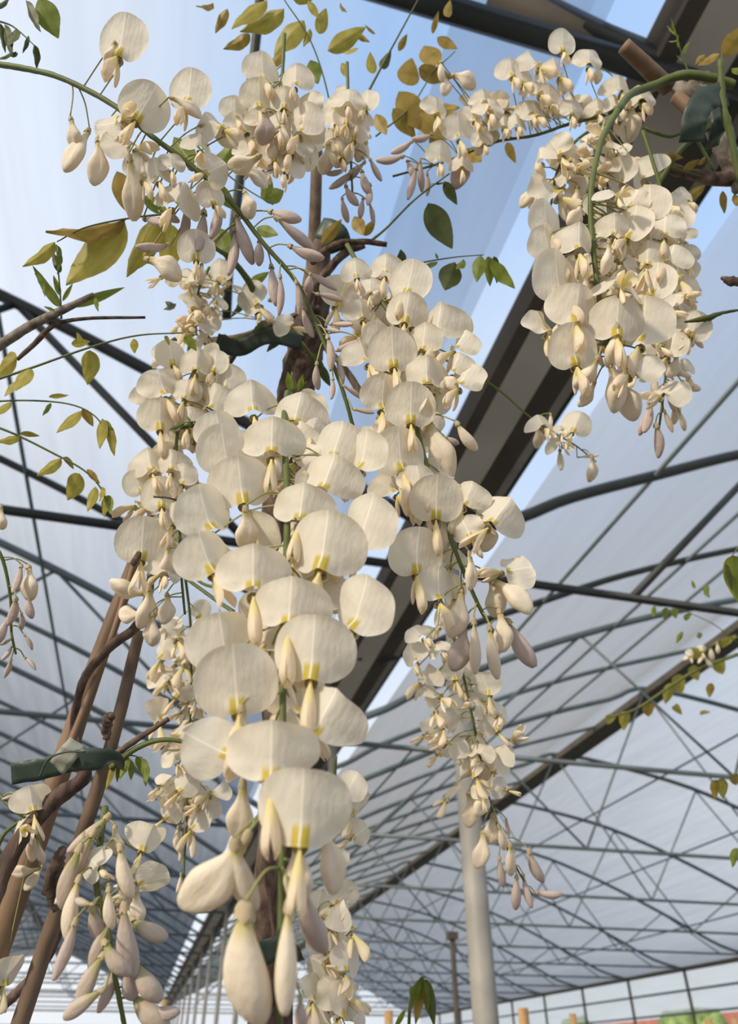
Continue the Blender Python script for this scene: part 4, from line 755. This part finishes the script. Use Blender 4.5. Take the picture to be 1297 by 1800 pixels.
ribbon('green tape round the middle trunk at the bottom', [(445, 1690, .55), (470, 1672, .545), (500, 1668, .55), (515, 1690, .57)], 44, M['tape'])
ribbon('dark green tape behind the middle tangle', [(380, 600, .62), (420, 612, .63), (470, 590, .62), (530, 600, .63)], 30, M['tape'])
ribbon('dark green tape where the cane meets the top of the trunk', [(560, 400, .66), (590, 410, .65), (600, 440, .66)], 40, M['tape'])
# right: canes and knot
wood('bamboo_cane', 'short cut bamboo cane end pointing up at the top right', 'cane', [(1096, 80, .56), (1130, 112, .565), (1175, 155, .575)], [px_r(26, .56), px_r(30, .57)], M['bamboo'], 14, .02, group='cane ends at the top right')
wood('bamboo_cane', 'bamboo cane end with a round hole below the upper one at the right', 'cane', [(1188, 170, .56), (1210, 190, .555), (1232, 210, .55)], [px_r(24, .56), px_r(28, .55)], M['bamboo'], 14, .02, group='cane ends at the top right')
wood('vine_branch', 'green-brown vine bending down from the knot at the top right', 'vine', [(1290, 150, .56), (1255, 138, .56), (1200, 132, .56), (1150, 150, .56), (1110, 165, .54), (1085, 195, .46)], [px_r(16, .56), px_r(16, .56), px_r(12, .5)], M['rachis'], 10, .08)
wood('woody_vine', 'gnarled brown vine trunk at the right edge', 'vine', [(1225, 140, .62), (1245, 190, .62), (1262, 240, .60), (1285, 290, .60), (1310, 330, .60)], [px_r(50, .6), px_r(34, .6), px_r(30, .6), px_r(40, .6)], M['barkg'], 12, .15)
wood('vine_branch', 'knotted stub under the bending vine at the right', 'vine', [(1190, 150, .60), (1215, 165, .59), (1240, 160, .60)], [px_r(18, .6), px_r(34, .6), px_r(20, .6)], M['barkg'], 10, .2)
wood('vine_branch', 'thorny upright shoot at the right edge', 'twig', [(1300, 320, .54), (1285, 240, .54), (1270, 180, .54), (1266, 105, .54)], [px_r(10, .54), px_r(14, .54), px_r(10, .54)], M['rachis'], 8, .2)
wood('vine_branch', 'green stem slanting down from the knot behind the cream flowers', 'twig', [(1250, 220, .60), (1200, 260, .60), (1165, 310, .60), (1140, 350, .60)], [px_r(10, .6), px_r(8, .6)], M['rachis'], 8, .05)
wood('vine_branch', 'thin crossing green stem at the right among the olive leaves', 'twig', [(1130, 225, .59), (1175, 240, .59), (1215, 235, .59), (1255, 300, .59)], [px_r(6, .6), px_r(6, .6)], M['rachis'], 8, .05)
wood('vine_branch', 'brown leafless branch below the right hand knot', 'twig', [(1140, 280, .61), (1190, 300, .61), (1260, 315, .60), (1310, 310, .60)], [px_r(16, .6), px_r(20, .6), px_r(30, .6)], M['bark'], 8, .15)
wood('vine_branch', 'thin twig with a fuzzy bud entering from the right edge', 'twig', [(1310, 543, .52), (1270, 550, .52), (1240, 560, .52), (1203, 566, .52)], [px_r(3, .52), px_r(6, .52), px_r(12, .52), px_r(3, .52)], M['leafd'], 8, .2)
wood('vine_branch', 'short brown bud tip at the right edge', 'twig', [(1310, 497, .52), (1285, 494, .52), (1267, 488, .52)], [px_r(14, .52), px_r(18, .52), px_r(5, .52)], M['bark'], 8, .2)
ribbon('dark green tape folded round the canes at the right', [(1215, 250, .535), (1222, 205, .53), (1240, 175, .535), (1275, 165, .54)], 44, M['tape'])
ribbon('second green tape below the knot at the right', [(1262, 190, .55), (1262, 225, .545), (1250, 260, .56)], 26, M['tape'])
wood('vine_branch', 'thin green stem carrying the lone sprig out from behind the right of centre cluster', 'twig', [(848, 665, .62), (800, 640, .64), (700, 600, .66), (590, 560, .67)], [px_r(5, .62), px_r(5, .62)], M['rachis'], 6, .05)

V, F = tube_geo([U(462, -60, 1.3), U(451, 60, 1.3), U(430, 250, 1.3), U(402, 470, 1.3), U(398, 560, 1.3)], .0085, 8)
tag(obj('support_tube', V, F, M['steeld']), 'dark vertical support tube glimpsed behind the top flowers and golden leaves', 'tube')

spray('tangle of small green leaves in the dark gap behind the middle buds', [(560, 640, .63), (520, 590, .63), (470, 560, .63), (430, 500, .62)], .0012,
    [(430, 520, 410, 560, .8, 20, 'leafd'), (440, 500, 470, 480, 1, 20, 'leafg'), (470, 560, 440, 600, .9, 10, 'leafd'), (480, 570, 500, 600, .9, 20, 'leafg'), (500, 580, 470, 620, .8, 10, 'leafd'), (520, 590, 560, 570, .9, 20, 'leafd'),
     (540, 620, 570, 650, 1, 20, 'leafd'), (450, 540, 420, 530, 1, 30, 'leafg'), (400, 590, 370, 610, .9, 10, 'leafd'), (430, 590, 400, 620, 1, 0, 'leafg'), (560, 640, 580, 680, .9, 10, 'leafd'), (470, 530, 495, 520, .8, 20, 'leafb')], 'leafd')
spray('brown-green leaf scraps around the node above the left cream cluster', [(380, 610, .60), (345, 600, .60), (320, 588, .60)], .0008,
    [(340, 595, 330, 618, 1, 10, 'leafg'), (325, 590, 300, 600, 1, 10, 'leafd'), (360, 605, 375, 632, 1, 20, 'leafd'), (290, 530, 310, 545, .8, 10, 'leafd'), (310, 535, 290, 545, .8, 20, 'leafd')], 'leafd')
